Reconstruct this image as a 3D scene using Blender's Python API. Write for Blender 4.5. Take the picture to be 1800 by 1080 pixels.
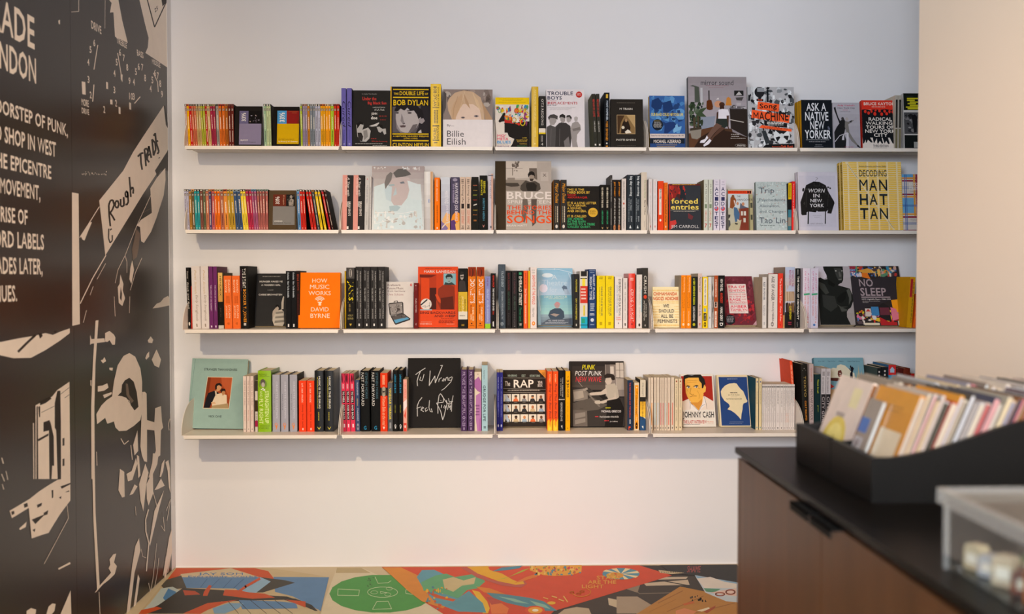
import bpy, math, random
from mathutils import Vector, Matrix
from mathutils.geometry import tessellate_polygon

for o in list(bpy.data.objects):
    bpy.data.objects.remove(o)
SC = bpy.context.scene
COL = SC.collection
R_ = math.radians

# ---------------------------------------------------------------- camera
FPX = 1750.0
YAW, PITCH = R_(1.5), R_(1.55)
DIST = 4.05
Fv = Vector((math.sin(YAW) * math.cos(PITCH), math.cos(YAW) * math.cos(PITCH), -math.sin(PITCH)))
Rv = Vector((math.cos(YAW), -math.sin(YAW), 0))
Uv = Rv.cross(Fv)
def ray(px, py):
    return Fv + Rv * ((px - 900) / FPX) + Uv * ((540 - py) / FPX)
_d = ray(780, 995)
CAMZ = -_d.z / _d.y * DIST
CAM = Vector((0, -DIST, CAMZ))
def hit_y(px, py, y):
    d = ray(px, py); return CAM + d * ((y - CAM.y) / d.y)
def hit_x(px, py, x):
    d = ray(px, py); return CAM + d * ((x - CAM.x) / d.x)
def hit_z(px, py, z):
    d = ray(px, py); return CAM + d * ((z - CAM.z) / d.z)

cam_d = bpy.data.cameras.new('camera')
cam = bpy.data.objects.new('camera', cam_d); COL.objects.link(cam)
cam.location = CAM
cam.rotation_euler = (math.pi / 2 - PITCH, 0, -YAW)
cam_d.sensor_width = 36; cam_d.lens = FPX * 36 / 1800
cam_d.clip_start = 0.02
cam_d.dof.use_dof = True
cam_d.dof.focus_distance = 3.9
cam_d.dof.aperture_fstop = 2.8
SC.camera = cam

# ---------------------------------------------------------------- colour management, world, lights
vs = SC.view_settings
SC.display_settings.display_device = 'sRGB'
vs.view_transform = 'Standard'; vs.look = 'None'; vs.gamma = 1; vs.use_curve_mapping = False
vs.exposure = 0.0
w = bpy.data.worlds.new('world'); SC.world = w; w.use_nodes = True
w.node_tree.nodes['Background'].inputs[0].default_value = (0.92, 0.93, 1.0, 1)
w.node_tree.nodes['Background'].inputs[1].default_value = 0.7

def spot(name, loc, to, power, col, size, blend, rad):
    l = bpy.data.lights.new(name, 'SPOT'); l.energy = power; l.color = col
    l.spot_size = R_(size); l.spot_blend = blend; l.shadow_soft_size = rad
    o = bpy.data.objects.new(name, l); COL.objects.link(o); o.location = loc
    o.rotation_euler = (Vector(to) - Vector(loc)).to_track_quat('-Z', 'Y').to_euler()
    return o
def area(name, loc, to, power, col, sx, sy):
    l = bpy.data.lights.new(name, 'AREA'); l.energy = power; l.color = col
    l.shape = 'RECTANGLE'; l.size = sx; l.size_y = sy
    o = bpy.data.objects.new(name, l); COL.objects.link(o); o.location = loc
    o.rotation_euler = (Vector(to) - Vector(loc)).to_track_quat('-Z', 'Y').to_euler()
    return o
XLEFT = -1.28
WARM = (1.0, 0.76, 0.46)
spot('spot_light', (-1.08, -3.45, 2.25), (-1.10, 0, 0.12), 190, WARM, 70, 1.0, 0.022)
spot('spot_light', (0.93, -3.55, 2.25), (0.95, 0, 0.0), 112, WARM, 66, 1.0, 0.022)
spot('spot_light', (0.85, -2.6, 2.5), (XLEFT, -0.95, 0.75), 62, (1.0, 0.78, 0.56), 52, 1.0, 0.05)  # extra spot added only to brighten the mural, not a known fitting
spot('spot_light', (0.25, -3.6, 2.35), (1.05, 0, 0.22), 62, (1.0, 0.52, 0.20), 42, 1.0, 0.03)
area('window_light', (-0.4, -6.9, 1.6), (0.2, 0, 1.3), 108, (0.88, 0.90, 1.0), 3.0, 2.2)
area('window_light', (-2.3, -8.0, 2.1), (1.1, 0, 1.9), 285, (0.76, 0.87, 1.0), 1.8, 1.4)

# ---------------------------------------------------------------- materials
def s2l(c):
    c = c / 255.0
    return c / 12.92 if c <= 0.04045 else ((c + 0.055) / 1.055) ** 2.4
def hexc(h):
    return (s2l(int(h[0:2], 16)), s2l(int(h[2:4], 16)), s2l(int(h[4:6], 16)), 1.0)
MATS = {}
def mat(name, col=None, rough=0.5, spec=0.5, metal=0.0, var=0.06, scale=30.0, bump=0.0, bscale=200.0, coat=0.0, stretch=None):
    """procedural principled material; col None reads the colour attribute 'Col'"""
    key = name
    if key in MATS: return MATS[key]
    m = bpy.data.materials.new(name); m.use_nodes = True
    nt = m.node_tree; N = nt.nodes; L = nt.links
    b = N['Principled BSDF']
    b.inputs['Roughness'].default_value = rough
    b.inputs['Specular IOR Level'].default_value = spec
    b.inputs['Metallic'].default_value = metal
    b.inputs['Coat Weight'].default_value = coat
    b.inputs['Coat Roughness'].default_value = 0.1
    tc = N.new('ShaderNodeTexCoord'); mp = N.new('ShaderNodeMapping')
    L.new(tc.outputs['Object'], mp.inputs[0])
    if stretch: mp.inputs['Scale'].default_value = stretch
    nz = N.new('ShaderNodeTexNoise'); nz.inputs['Scale'].default_value = scale; nz.inputs['Detail'].default_value = 4
    L.new(mp.outputs[0], nz.inputs['Vector'])
    mr = N.new('ShaderNodeMapRange')
    mr.inputs['From Min'].default_value = 0.25; mr.inputs['From Max'].default_value = 0.75
    mr.inputs['To Min'].default_value = 1 - var; mr.inputs['To Max'].default_value = 1 + var
    L.new(nz.outputs['Fac'], mr.inputs['Value'])
    mx = N.new('ShaderNodeVectorMath'); mx.operation = 'SCALE'
    if col is None:
        at = N.new('ShaderNodeAttribute'); at.attribute_name = 'Col'
        L.new(at.outputs['Color'], mx.inputs[0])
    else:
        mx.inputs[0].default_value = hexc(col)[:3]
    L.new(mr.outputs[0], mx.inputs['Scale'])
    L.new(mx.outputs[0], b.inputs['Base Color'])
    if bump:
        n2 = N.new('ShaderNodeTexNoise'); n2.inputs['Scale'].default_value = bscale; n2.inputs['Detail'].default_value = 3
        L.new(mp.outputs[0], n2.inputs['Vector'])
        bp = N.new('ShaderNodeBump'); bp.inputs['Strength'].default_value = bump; bp.inputs['Distance'].default_value = 0.002
        L.new(n2.outputs['Fac'], bp.inputs['Height']); L.new(bp.outputs[0], b.inputs['Normal'])
    MATS[key] = m
    return m
M_PRINT = mat('printed_ink', None, 0.6, 0.07, var=0.03, scale=60)
M_GLOSSP = mat('glossy_print', None, 0.30, 0.26, var=0.03, scale=60, bump=0.25, bscale=9)
M_COVER = mat('book_cover_card', None, 0.6, 0.07, var=0.04, scale=40)
M_GLOSSC = mat('glossy_cover_card', None, 0.30, 0.26, var=0.04, scale=40, bump=0.25, bscale=9)
M_PAGES = mat('page_paper', 'd8c8a8', 0.8, 0.2, var=0.12, scale=20, stretch=(60, 1, 1))
M_WALL = mat('painted_plaster', 'e6e4e5', 0.62, 0.3, var=0.012, scale=3, bump=0.05, bscale=60)
M_WALLR = mat('painted_plaster_warm', 'f2e0cc', 0.7, 0.3, var=0.012, scale=3, bump=0.05, bscale=60)
M_CEIL = mat('ceiling_paint', 'e0dcd8', 0.8, 0.2, var=0.01)
M_SHELF = mat('white_powder_coat', 'e9dfd3', 0.38, 0.5, var=0.01)
M_FLOOR = mat('beige_floor_vinyl', 'cbb895', 0.45, 0.4, var=0.05, scale=6)
M_SHEET = mat('poster_vinyl', None, 0.5, 0.2, var=0.05, scale=14)
M_MURAL = mat('mural_vinyl_black', '21170f', 0.30, 0.38, var=0.05, scale=8, bump=0.03, bscale=40)
M_MPRINT = mat('mural_print', None, 0.5, 0.3, var=0.03, scale=20)
M_CAB = mat('dark_stained_board', '55321a', 0.34, 0.15, var=0.22, scale=9, stretch=(3, 3, 0.35))
M_CABTOP = mat('black_laminate', '0f0c0b', 0.3, 0.05, var=0.08, scale=20)
M_BIN = mat('black_painted_mdf', '0f0e0d', 0.45, 0.25, var=0.08, scale=25)
M_DARK = mat('shadow_gap_black', '0a0908', 0.7, 0.2)
M_SLEEVE = mat('plastic_sleeve_card', None, 0.22, 0.5, var=0.08, scale=30)

def acrylic(name='clear_acrylic', d0=.002, d1=.014):
    m = bpy.data.materials.new(name); m.use_nodes = True
    nt = m.node_tree; N = nt.nodes; L = nt.links
    for n in list(N): N.remove(n)
    out = N.new('ShaderNodeOutputMaterial')
    t = N.new('ShaderNodeBsdfTransparent'); t.inputs[0].default_value = (0.95, 0.96, 0.95, 1)
    g = N.new('ShaderNodeBsdfGlossy'); g.inputs['Roughness'].default_value = 0.06
    d = N.new('ShaderNodeBsdfDiffuse'); d.inputs[0].default_value = (0.8, 0.78, 0.75, 1)
    f = N.new('ShaderNodeFresnel'); f.inputs[0].default_value = 1.5
    nz = N.new('ShaderNodeTexNoise'); nz.inputs['Scale'].default_value = 14
    mr = N.new('ShaderNodeMapRange'); mr.inputs['To Min'].default_value = d0; mr.inputs['To Max'].default_value = d1
    L.new(nz.outputs['Fac'], mr.inputs['Value'])
    a = N.new('ShaderNodeMixShader'); b = N.new('ShaderNodeMixShader')
    L.new(mr.outputs[0], a.inputs[0]); L.new(t.outputs[0], a.inputs[1]); L.new(d.outputs[0], a.inputs[2])
    ge = N.new('ShaderNodeNewGeometry'); mu = N.new('ShaderNodeMath'); mu.operation = 'MULTIPLY'
    iv = N.new('ShaderNodeMath'); iv.operation = 'SUBTRACT'; iv.inputs[0].default_value = 1.0
    L.new(ge.outputs['Backfacing'], iv.inputs[1]); L.new(f.outputs[0], mu.inputs[0]); L.new(iv.outputs[0], mu.inputs[1])
    L.new(mu.outputs[0], b.inputs[0]); L.new(a.outputs[0], b.inputs[1]); L.new(g.outputs[0], b.inputs[2])
    L.new(b.outputs[0], out.inputs[0])
    return m
M_ACR = acrylic()
M_RIM = acrylic('frosted_acrylic_edge', .12, .25)

# ---------------------------------------------------------------- mesh helpers
class MB:
    def __init__(s): s.v = []; s.f = []; s.c = []; s.m = []
    def face(s, idx, col=None, mi=0): s.f.append(idx); s.c.append(col); s.m.append(mi)
    def box(s, x0, x1, y0, y1, z0, z1, col=None, mi=0):
        b = len(s.v)
        s.v += [(x0,y0,z0),(x1,y0,z0),(x1,y1,z0),(x0,y1,z0),(x0,y0,z1),(x1,y0,z1),(x1,y1,z1),(x0,y1,z1)]
        for q in ((0,3,2,1),(4,5,6,7),(0,1,5,4),(1,2,6,5),(2,3,7,6),(3,0,4,7)):
            s.face([b+i for i in q], col, mi)
    def prism(s, pts, axis, a0, a1, col=None, mi=0):
        """pts: 2D outline; extruded along axis from a0 to a1"""
        n = len(pts); b = len(s.v)
        def mk(p, a):
            if axis == 'x': return (a, p[0], p[1])
            if axis == 'y': return (p[0], a, p[1])
            return (p[0], p[1], a)
        s.v += [mk(p, a0) for p in pts] + [mk(p, a1) for p in pts]
        for i in range(n):
            j = (i + 1) % n
            s.face([b+i, b+j, b+n+j, b+n+i], col[i] if isinstance(col, list) else col, mi)
        tri = tessellate_polygon([[Vector((p[0], p[1], 0)) for p in pts]])
        cc = col[-1] if isinstance(col, list) else col
        for t in tri:
            s.face([b+i for i in t], cc, mi); s.face([b+n+i for i in reversed(t)], cc, mi)
    def build(s, name, mats, parent=None, recalc=True, smooth=False):
        me = bpy.data.meshes.new(name)
        me.from_pydata(s.v, [], s.f)
        if not isinstance(mats, (list, tuple)): mats = [mats]
        for m in mats: me.materials.append(m)
        if len(mats) > 1: me.polygons.foreach_set('material_index', s.m)
        if any(c is not None for c in s.c):
            ca = me.color_attributes.new('Col', 'FLOAT_COLOR', 'CORNER')
            buf = []
            for f, c in zip(s.f, s.c):
                buf += list(c or (0.5, 0.5, 0.5, 1)) * len(f)
            ca.data.foreach_set('color', buf)
        if recalc:
            import bmesh
            bm = bmesh.new(); bm.from_mesh(me); bmesh.ops.recalc_face_normals(bm, faces=bm.faces); bm.to_mesh(me); bm.free()
        if smooth: me.polygons.foreach_set('use_smooth', [True] * len(me.polygons))
        me.update()
        return link(name, me, parent)
def link(name, me, parent=None):
    o = bpy.data.objects.new(name, me); COL.objects.link(o)
    if parent: o.parent = parent
    return o
def thing(name, label, cat, loc=(0,0,0), rot=(0,0,0), group=None):
    o = bpy.data.objects.new(name, None); COL.objects.link(o)
    o.empty_display_size = 0.05
    o.location = loc; o.rotation_euler = rot
    o['label'] = label; o['category'] = cat
    if group: o['group'] = group
    return o
def tag(o, label, cat, group=None):
    o['label'] = label; o['category'] = cat
    if group: o['group'] = group
    return o
def structure(o): o['kind'] = 'structure'; return o

# ---------------------------------------------------------------- glyphs (built-in font)
GL = {}
def load_glyphs():
    chars = [chr(i) for i in range(33, 127)] + ['⅓', '&', 'ü', '–']
    cu = bpy.data.curves.new('g', 'FONT'); ob = bpy.data.objects.new('g', cu); COL.objects.link(ob)
    cu.resolution_u = 2; cu.fill_mode = 'FRONT'; cu.size = 1.0
    def ev(s):
        cu.body = s
        dg = bpy.context.evaluated_depsgraph_get(); dg.update()
        me = ob.evaluated_get(dg).to_mesh()
        vs_ = [(v.co.x, v.co.y) for v in me.vertices]; fs = [list(p.vertices) for p in me.polygons]
        ob.evaluated_get(dg).to_mesh_clear()
        return vs_, fs
    for bold in (0, 1):
        cu.offset = 0.0 if not bold else 0.022
        bar = max(x for x, y in ev('|')[0])
        for c in set(chars):
            cu.offset = 0.0 if not bold else (0.0 if c in 'MWmw' else 0.008 if c in 'NKVA&' else 0.019)
            v, f = ev(c)
            if not v: continue
            a = max(x for x, y in ev(c + '|')[0]) - bar
            GL[(c, bold)] = (v, f, a + (0.03 if bold else 0))
        GL[(' ', bold)] = ([], [], 0.30)
    bpy.data.objects.remove(ob)
load_glyphs()
def layout(text, bold):
    x = 0; V = []; Fc = []
    for ch in text:
        g = GL.get((ch, bold)) or GL.get((' ', bold))
        b = len(V); V += [(px + x, py) for px, py in g[0]]
        Fc += [[b + i for i in f] for f in g[1]]
        x += g[2]
    return V, Fc

class Canvas:
    """flat print on a face: frame coordinates (x right, y down) -> local 3D"""
    def __init__(s, fr, mapf, layer=0.00002, base=0.0001):
        s.fr = fr; s.map = mapf; s.mb = MB(); s.n = 0; s.layer = layer; s.base = base
        s.split = False
    def put(s, pts, faces, col):
        b = len(s.mb.v); d = s.base + s.n * s.layer
        x0, y0, x1, y1 = s.fr
        for x, y in pts:
            u = (x - x0) / (x1 - x0); v = (y1 - y) / (y1 - y0)
            u = min(1, max(0, u)); v = min(1, max(0, v))
            s.mb.v.append(tuple(s.map(u, v, d)))
        for f in faces: s.mb.face([b + i for i in f], col)
    def poly(s, pts, col):
        tri = tessellate_polygon([[Vector((p[0], p[1], 0)) for p in pts]])
        s.put(pts, [list(t) for t in tri], col); s.n += 1
    def rect(s, x0, y0, x1, y1, col):
        k = 6 if s.split else 1
        pts = []; fs = []
        for i in range(k + 1):
            x = x0 + (x1 - x0) * i / k; pts += [(x, y0), (x, y1)]
        for i in range(k): fs.append([2*i, 2*i+1, 2*i+3, 2*i+2])
        s.put(pts, fs, col)
    def text(s, x0, y0, x1, y1, col, text, bold=0, rot=0, shear=0):
        V, Fc = layout(text, bold)
        if not V: return
        if shear: V = [(x + y * shear, y) for x, y in V]
        ax = min(v[0] for v in V); bx = max(v[0] for v in V); ay = min(v[1] for v in V); by = max(v[1] for v in V)
        w_ = max(bx - ax, 1e-6); h_ = max(by - ay, 1e-6)
        out = []
        for x, y in V:
            u = (x - ax) / w_; v = (y - ay) / h_
            if rot == 1: out.append((x0 + v * (x1 - x0), y0 + u * (y1 - y0)))      # top to bottom
            elif rot == -1: out.append((x1 - v * (x1 - x0), y1 - u * (y1 - y0)))
            else: out.append((x0 + u * (x1 - x0), y1 - v * (y1 - y0)))
        s.put(out, Fc, col)
    def line(s, pts, wd, col):
        out = []; fs = []
        for (ax, ay), (bx, by) in zip(pts[:-1], pts[1:]):
            l = math.hypot(bx - ax, by - ay) or 1e-6
            nx, ny = -(by - ay) / l * wd / 2, (bx - ax) / l * wd / 2
            ex, ey = (bx - ax) / l * wd * .3, (by - ay) / l * wd * .3
            b = len(out)
            out += [(ax+nx-ex, ay+ny-ey), (ax-nx-ex, ay-ny-ey), (bx-nx+ex, by-ny+ey), (bx+nx+ex, by+ny+ey)]
            fs.append([b, b+1, b+2, b+3])
        s.put(out, fs, col)
    def run(s, prog):
        for ln in prog.replace(';', '\n').split('\n'):
            ln = ln.strip()
            if not ln: continue
            a = ln.split(' '); op = a[0]
            if op == 'R':
                s.rect(*map(float, a[1:5]), hexc(a[5])); s.n += 1
            elif op == 'P':
                s.poly([tuple(map(float, p.split(','))) for p in a[2:]], hexc(a[1]))
            elif op == 'L':
                s.line([tuple(map(float, p.split(','))) for p in a[3:]], float(a[2]), hexc(a[1])); s.n += 1
            elif op in ('E', 'O'):
                cx, cy, rx, ry = map(float, a[1:5]); k = 18
                ring = [(cx + rx * math.cos(2*math.pi*i/k), cy + ry * math.sin(2*math.pi*i/k)) for i in range(k)]
                if op == 'E': s.put(ring, [list(range(k))], hexc(a[5]))
                else: s.line(ring + ring[:1], float(a[5]), hexc(a[6]))
                s.n += 1
            elif op in ('T', 'B', 'I', 'RT', 'RB', 'QB', 'RI'):
                c = list(map(float, a[1:5])); txt = ' '.join(a[6:])
                s.text(*c, hexc(a[5]), txt, 1 if 'B' in op else 0, 1 if op[0] == 'R' else (-1 if op[0] == 'Q' else 0), 0.25 if 'I' in op else 0)
                s.n += 1
            elif op == 'US':
                c = list(map(float, a[1:5])); txt = a[6]; n = len(txt); h = (c[3] - c[1]) / n
                for i, ch in enumerate(txt):
                    s.text(c[0], c[1] + i*h, c[2], c[1] + i*h + h*.8, hexc(a[5]), ch, 1)
                s.n += 1
            elif op in ('D', 'RD'):
                x0, y0, x1, y1 = map(float, a[1:5]); n = int(a[6]); col = hexc(a[5])
                rnd = random.Random(int(x0 * 7 + y0 * 13 + n))
                for i in range(n):
                    if op == 'D':
                        h = (y1 - y0) / n; yy = y0 + i * h; x = x0 + rnd.random() * .1 * (x1 - x0)
                        end = x1 - rnd.random() * .15 * (x1 - x0)
                        while x < end:
                            l = h * rnd.uniform(.5, 2.6); s.rect(x, yy, min(end, x + l), yy + h * .5, col); x += l + h * .4
                    else:
                        h = (x1 - x0) / n; xx = x0 + i * h; y = y0; st = (y1 - y0)
                        while y < y1:
                            l = st * rnd.uniform(.03, .11); s.rect(xx + h*.2, y, xx + h * .8, min(y1, y + l), col); y += l + st * .02
                s.n += 1
            elif op == 'K':
                x0, y0, x1, y1 = map(float, a[1:5]); rnd = random.Random(int(a[5])); n = int(a[6]); r0, r1 = float(a[7]), float(a[8])
                cols = [hexc(c) for c in a[9].split(',')]
                for i in range(n):
                    r = rnd.uniform(r0, r1); cx = rnd.uniform(x0 + r*.5, x1 - r*.5); cy = rnd.uniform(y0 + r*.5, y1 - r*.5)
                    k = rnd.randint(4, 7); t0 = rnd.random() * 6; sx = rnd.uniform(.5, 1.4)
                    pts = []
                    for j in range(k):
                        rr = r * rnd.uniform(.5, 1.1); an = t0 + 2*math.pi*j/k
                        pts.append((min(x1, max(x0, cx + rr * sx * math.cos(an))), min(y1, max(y0, cy + rr / sx * math.sin(an)))))
                    s.put(pts, [list(range(k))], cols[i % len(cols)])
                    if i % 6 == 5: s.n += 1
                s.n += 1
            elif op == 'G':
                x0, y0, x1, y1 = map(float, a[1:5]); A, Bc = hexc(a[5]), hexc(a[6]); n = int(a[7])
                for i in range(n):
                    t = i / (n - 1); c = tuple(A[j] * (1-t) + Bc[j] * t for j in range(4))
                    s.rect(x0, y0 + (y1-y0)*i/n, x1, y0 + (y1-y0)*(i+1)/n, c)
                s.n += 1
            else: raise ValueError(ln)
    def build(s, name, m, parent): 
        if not s.mb.f: return None
        return s.mb.build(name, m, parent, recalc=False)

# ---------------------------------------------------------------- room
XL = hit_y(303, 500, 0).x                     # left wall plane
YR = -1.45                                    # end of the near right wall
XR = hit_y(1613, 300, YR).x
ZC = 3.05
YB = -7.2
m = MB(); m.box(XL - .1, 2.7, 0, .12, 0, ZC); structure(m.build('wall_back', M_WALL))
m = MB(); m.box(XL - .12, XL, -4.7, 0, 0, ZC); structure(m.build('wall_left', M_WALL))
m = MB(); m.box(XR, XR + .14, YB, YR, 0, ZC); structure(m.build('wall_right', M_WALLR))
m = MB(); m.box(2.6, 2.7, -2.4, 0, 0, ZC); structure(m.build('wall_alcove', M_WALL))
m = MB(); m.box(XR + .14, 2.6, -2.4, -2.3, 0, ZC); structure(m.build('wall_alcove_front', M_WALL))
m = MB(); m.box(-4.2, 2.7, -9.2, .12, -.06, 0); structure(m.build('floor', M_FLOOR))
m = MB(); m.box(-4.2, 2.7, -9.2, .12, ZC, ZC + .06); structure(m.build('ceiling', M_CEIL))
# caulk bead at the foot of the back wall
m = MB(); m.prism([(-.004, 0), (0, 0), (0, .006), (-.001, .006)], 'x', XL + .002, 2.59); structure(m.build('baseboard_back', M_WALL))
# thin white corner trim where the mural stops
m = MB(); m.box(XL, XL + .004, -.05, -.002, 0.006, ZC); structure(m.build('trim_1', M_WALL))
# ---------------------------------------------------------------- mural on the left wall
mural = thing('wall_mural', 'black and cream wall mural with amplifier dials, drummer scene and large lettering', 'mural', (XL, -1.5, 0.0))
def onwall(px, py, d=0.0):
    p = hit_x(px, py, XL); return (XL + .003 + d - XL, p.y + 1.5, p.z)
ys = [-0.052, hit_x(127, 500, XL).y, hit_x(127, 500, XL).y - 1.2, hit_x(127, 500, XL).y - 2.4]
for i in range(3):
    m = MB(); m.box(.0, .003, ys[i+1] + 1.5 + .0012, ys[i] + 1.5, 0.004, ZC - .01); m.build('panel', M_MURAL, mural)
CREAM = hexc('f4e6d8'); BLK = hexc('21170f'); MID = hexc('7b6a5d')
class Mural:
    def __init__(s): s.mb = MB(); s.n = 0
    def fr(s, ox, oy, k): s.o = (ox, oy, k); return s
    def p(s, x, y): return (s.o[0] + x / s.o[2], s.o[1] + y / s.o[2])
    def poly(s, txt, col=CREAM):
        pts = [s.p(*map(float, t.split(','))) for t in txt.split()]
        tri = tessellate_polygon([[Vector((a, b, 0)) for a, b in pts]])
        b0 = len(s.mb.v); d = .0001 + s.n * .000005
        s.mb.v += [onwall(a, b, d) for a, b in pts]
        for t in tri: s.mb.face([b0 + i for i in t], col)
        s.n += 1
    def line(s, wd, txt, col=CREAM):
        pts = [s.p(*map(float, t.split(','))) for t in txt.split()]; wd = wd / s.o[2]
        d = .0001 + s.n * .000005
        for (ax, ay), (bx, by) in zip(pts[:-1], pts[1:]):
            l = math.hypot(bx-ax, by-ay) or 1; nx, ny = -(by-ay)/l*wd/2, (bx-ax)/l*wd/2
            b0 = len(s.mb.v)
            s.mb.v += [onwall(ax+nx, ay+ny, d), onwall(ax-nx, ay-ny, d), onwall(bx-nx, by-ny, d), onwall(bx+nx, by+ny, d)]
            s.mb.face([b0, b0+1, b0+2, b0+3], col)
        s.n += 1
    def quadtext(s, text, bl, br, tl, col=CREAM, bold=1, ref=None):
        """affine text on the wall: bl/br/tl picture points of the box of `ref` (the part in view)"""
        V, Fc = layout(text, bold)
        ref = ref or text
        k = text.index(ref); off = sum((GL.get((c, bold)) or GL[(' ', bold)])[2] for c in text[:k])
        RV, _ = layout(ref, bold)
        ax = min(v[0] for v in RV) + off; bx = max(v[0] for v in RV) + off
        d = .0001 + s.n * .000005
        O = Vector(onwall(*s.p(*bl), d)); X = Vector(onwall(*s.p(*br), d)) - O; Z = Vector(onwall(*s.p(*tl), d)) - O
        b0 = len(s.mb.v)
        for x, y in V:
            s.mb.v.append(tuple(O + X * ((x - ax) / (bx - ax)) + Z * (y / 0.70)))
        for f in Fc: s.mb.face([b0 + i for i in f], col)
        s.n += 1
    def level(s, text, ref, xl, xr, yt, yb, col=CREAM):
        """level text: ref spans picture columns xl..xr, cap height yt..yb measured at column xr"""
        d = .0001 + s.n * .000005
        R0 = Vector(onwall(xr, yb, d)); RT = Vector(onwall(xr, yt, d)); L0 = Vector(onwall(xl, 450, d))
        V, Fc = layout(text, 1)
        k = text.index(ref); off = sum((GL.get((c, 1)) or GL[(' ', 1)])[2] for c in text[:k])
        RV, _ = layout(ref, 1); ax = min(v[0] for v in RV) + off; bx = max(v[0] for v in RV) + off
        b0 = len(s.mb.v)
        for x, y in V:
            u = (x - ax) / (bx - ax)
            s.mb.v.append((R0.x, L0.y + (R0.y - L0.y) * u, R0.z + (RT.z - R0.z) * y / 0.70))
        for f in Fc: s.mb.face([b0 + i for i in f], col)
        s.n += 1
for a in (('ROUGH TRADE', 'ADE', 5.5, 59, 32, 86), ('WEST LONDON', 'NDON', 2, 61.6, 103, 147),
          ('ON THE DOORSTEP OF PUNK,', 'ORSTEP OF PUNK,', 6, 117.5, 219, 240),
          ('A RECORD SHOP IN WEST', 'SHOP IN WEST', 9, 96.7, 251, 276), ('WAS THE EPICENTRE', 'EPICENTRE', 19, 88.3, 292, 315),
          ('OF A MOVEMENT,', 'MOVEMENT,', 0, 69, 327, 352), ('THE RISE OF', 'RISE OF', 0, 46.7, 370, 395),
          ('OF RECORD LABELS', 'LABELS', 29, 75.5, 413, 439), ('DECADES LATER,', 'LATER,', 32, 73, 455.6, 482),
          ('CONTINUES.', 'UES.', 0, 28, 502, 529.4)):
    T = Mural().fr(0, 0, 1); T.level(*a); T.mb.build('text_line', M_MPRINT, mural, recalc=False)
U = Mural().fr(0, 0, 3.6)
U.poly('877,0 912,150 935,240 930,300 915,335 1058,430 1058,-200 877,-200')
U.line(7, '922,-20 973,172 1055,-5', BLK); U.poly('1012,-30 1052,-30 1052,5 1024,42', BLK)
U.quadtext('25', (975, 80), (995, 60), (972, 55), BLK)
U.poly('683,-60 685,0 700,18 690,80 712,78 722,232 803,272 768,130 745,8 740,-60')
U.line(3, '492,-40 492,72 445,76'); U.line(2, '660,-40 658,180')
for t, bl, br, tl in (('DRIVE', (572, 178), (636, 216), (570, 128)), ('TREBLE', (732, 270), (798, 308), (730, 234)),
                      ('BASS', (862, 350), (903, 370), (860, 312)), ('MIDDLE', (958, 402), (1010, 430), (956, 370)),
                      ('MORE', (510, 665), (556, 678), (508, 622)), ('DRIVE', (512, 715), (558, 728), (510, 680))):
    U.quadtext(t, bl, br, tl)
for t, x, y in (('6',585,290),('5',561,332),('4',547,412),('3',548,522),('2',562,620),('6',748,350),('7',772,385),('5',727,412),('8',794,445),('4',713,482),
                ('9',808,530),('3',712,588),('1',666,560),('2',723,672),('10',812,628),('6',867,440),('7',889,445),('5',849,472),('8',907,512),('4',836,538),
                ('3',835,630),('7',988,498),('6',970,480),('5',953,525),('8',1003,548),('4',942,580),('9',1014,615),('1',745,718),('1',812,690),('2',648,712)):
    U.quadtext(t, (x, y), (x + 12 * len(t), y + 4), (x - 1, y - 42))
U.line(5, '588,440 612,285'); U.line(6, '580,643 588,535'); U.poly('510,515 533,520 536,600 514,596')
U.line(5, '738,335 768,515'); U.poly('757,470 770,472 768,520 758,500'); U.poly('690,630 705,632 706,662 692,660')
U.line(6, '845,655 882,612'); U.line(5, '965,462 992,520 996,582'); U.poly('362,130 372,125 372,155 364,150')
U.fr(0, 0, 1)
U.poly('183.3,449.4 178,400 172.5,352.8 190,331 215,300 232,268 250,240 286,186 293,215 293.5,262 287.5,285 250,341 215,398')
U.fr(0, 280, 3.6)
for t in ('692,425 684,350 682,290 692,262 708,258 716,290 704,322 690,340 706,362 720,388', '738,310 722,300 724,270 738,262 746,285 738,310', '757,252 757,296 772,300 780,285 776,240', '776,250 778,296',
          '798,200 786,215 790,240 804,235 800,205 806,270 796,290 788,285', '812,112 818,180 822,240', '820,195 832,176 838,190 836,218'):
    U.line(11, t, BLK)
for t in ('682,440 680,500 690,530 704,515 704,480', '690,450 700,440'): U.line(8, t, BLK)
U.fr(0, 0, 3.6)
for t in ('866,992 884,972 902,968', '884,975 886,1030 894,1075', '908,945 914,1000 918,1052', '908,945 924,940 930,962 916,996 938,1028', '924,1015 936,925 952,1000', '930,985 948,972', '956,882 962,940 966,985',
          '956,882 976,905 980,945 966,985', '976,842 982,900 1000,960', '976,845 966,860', '984,898 994,890', '1000,960 990,975', '1001,998 1003,1002'):
    U.line(11, t, BLK)
U.poly('1030,668 1040,668 1056,780 1056,812 1044,790', BLK)
U.poly('1058,950 1058,1080 1010,1080 990,1120 975,1080', BLK)
U.fr(0, 280, 3.6)
U.poly('1040,55 985,120 945,185 955,340 885,385 860,420 880,430 887,520 905,530 950,460 985,370 1030,230 1042,130')
U.line(3, '885,345 912,332 948,312', MID)
U.poly('448,210 490,218 498,1045 450,1055')
U.line(5, '497,497 560,400 622,300'); U.poly('505,490 560,400 575,398 545,470 528,515 515,510')
U.line(6, '500,915 580,752 664,608'); U.line(3, '520,1035 540,957'); U.line(3, '607,760 662,660'); U.line(3, '563,860 583,805')
U.line(3, '722,785 740,700 785,610 797,650 797,720'); U.line(3, '785,610 860,420 920,290 985,150')
U.poly('755,730 775,790 770,830 785,880 768,930 745,910 738,810 750,790'); U.poly('757,810 765,850 762,900 752,880', BLK)
U.poly('830,640 842,700 825,790 812,760 818,690'); U.line(3, '818,830 850,720 892,625')
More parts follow.
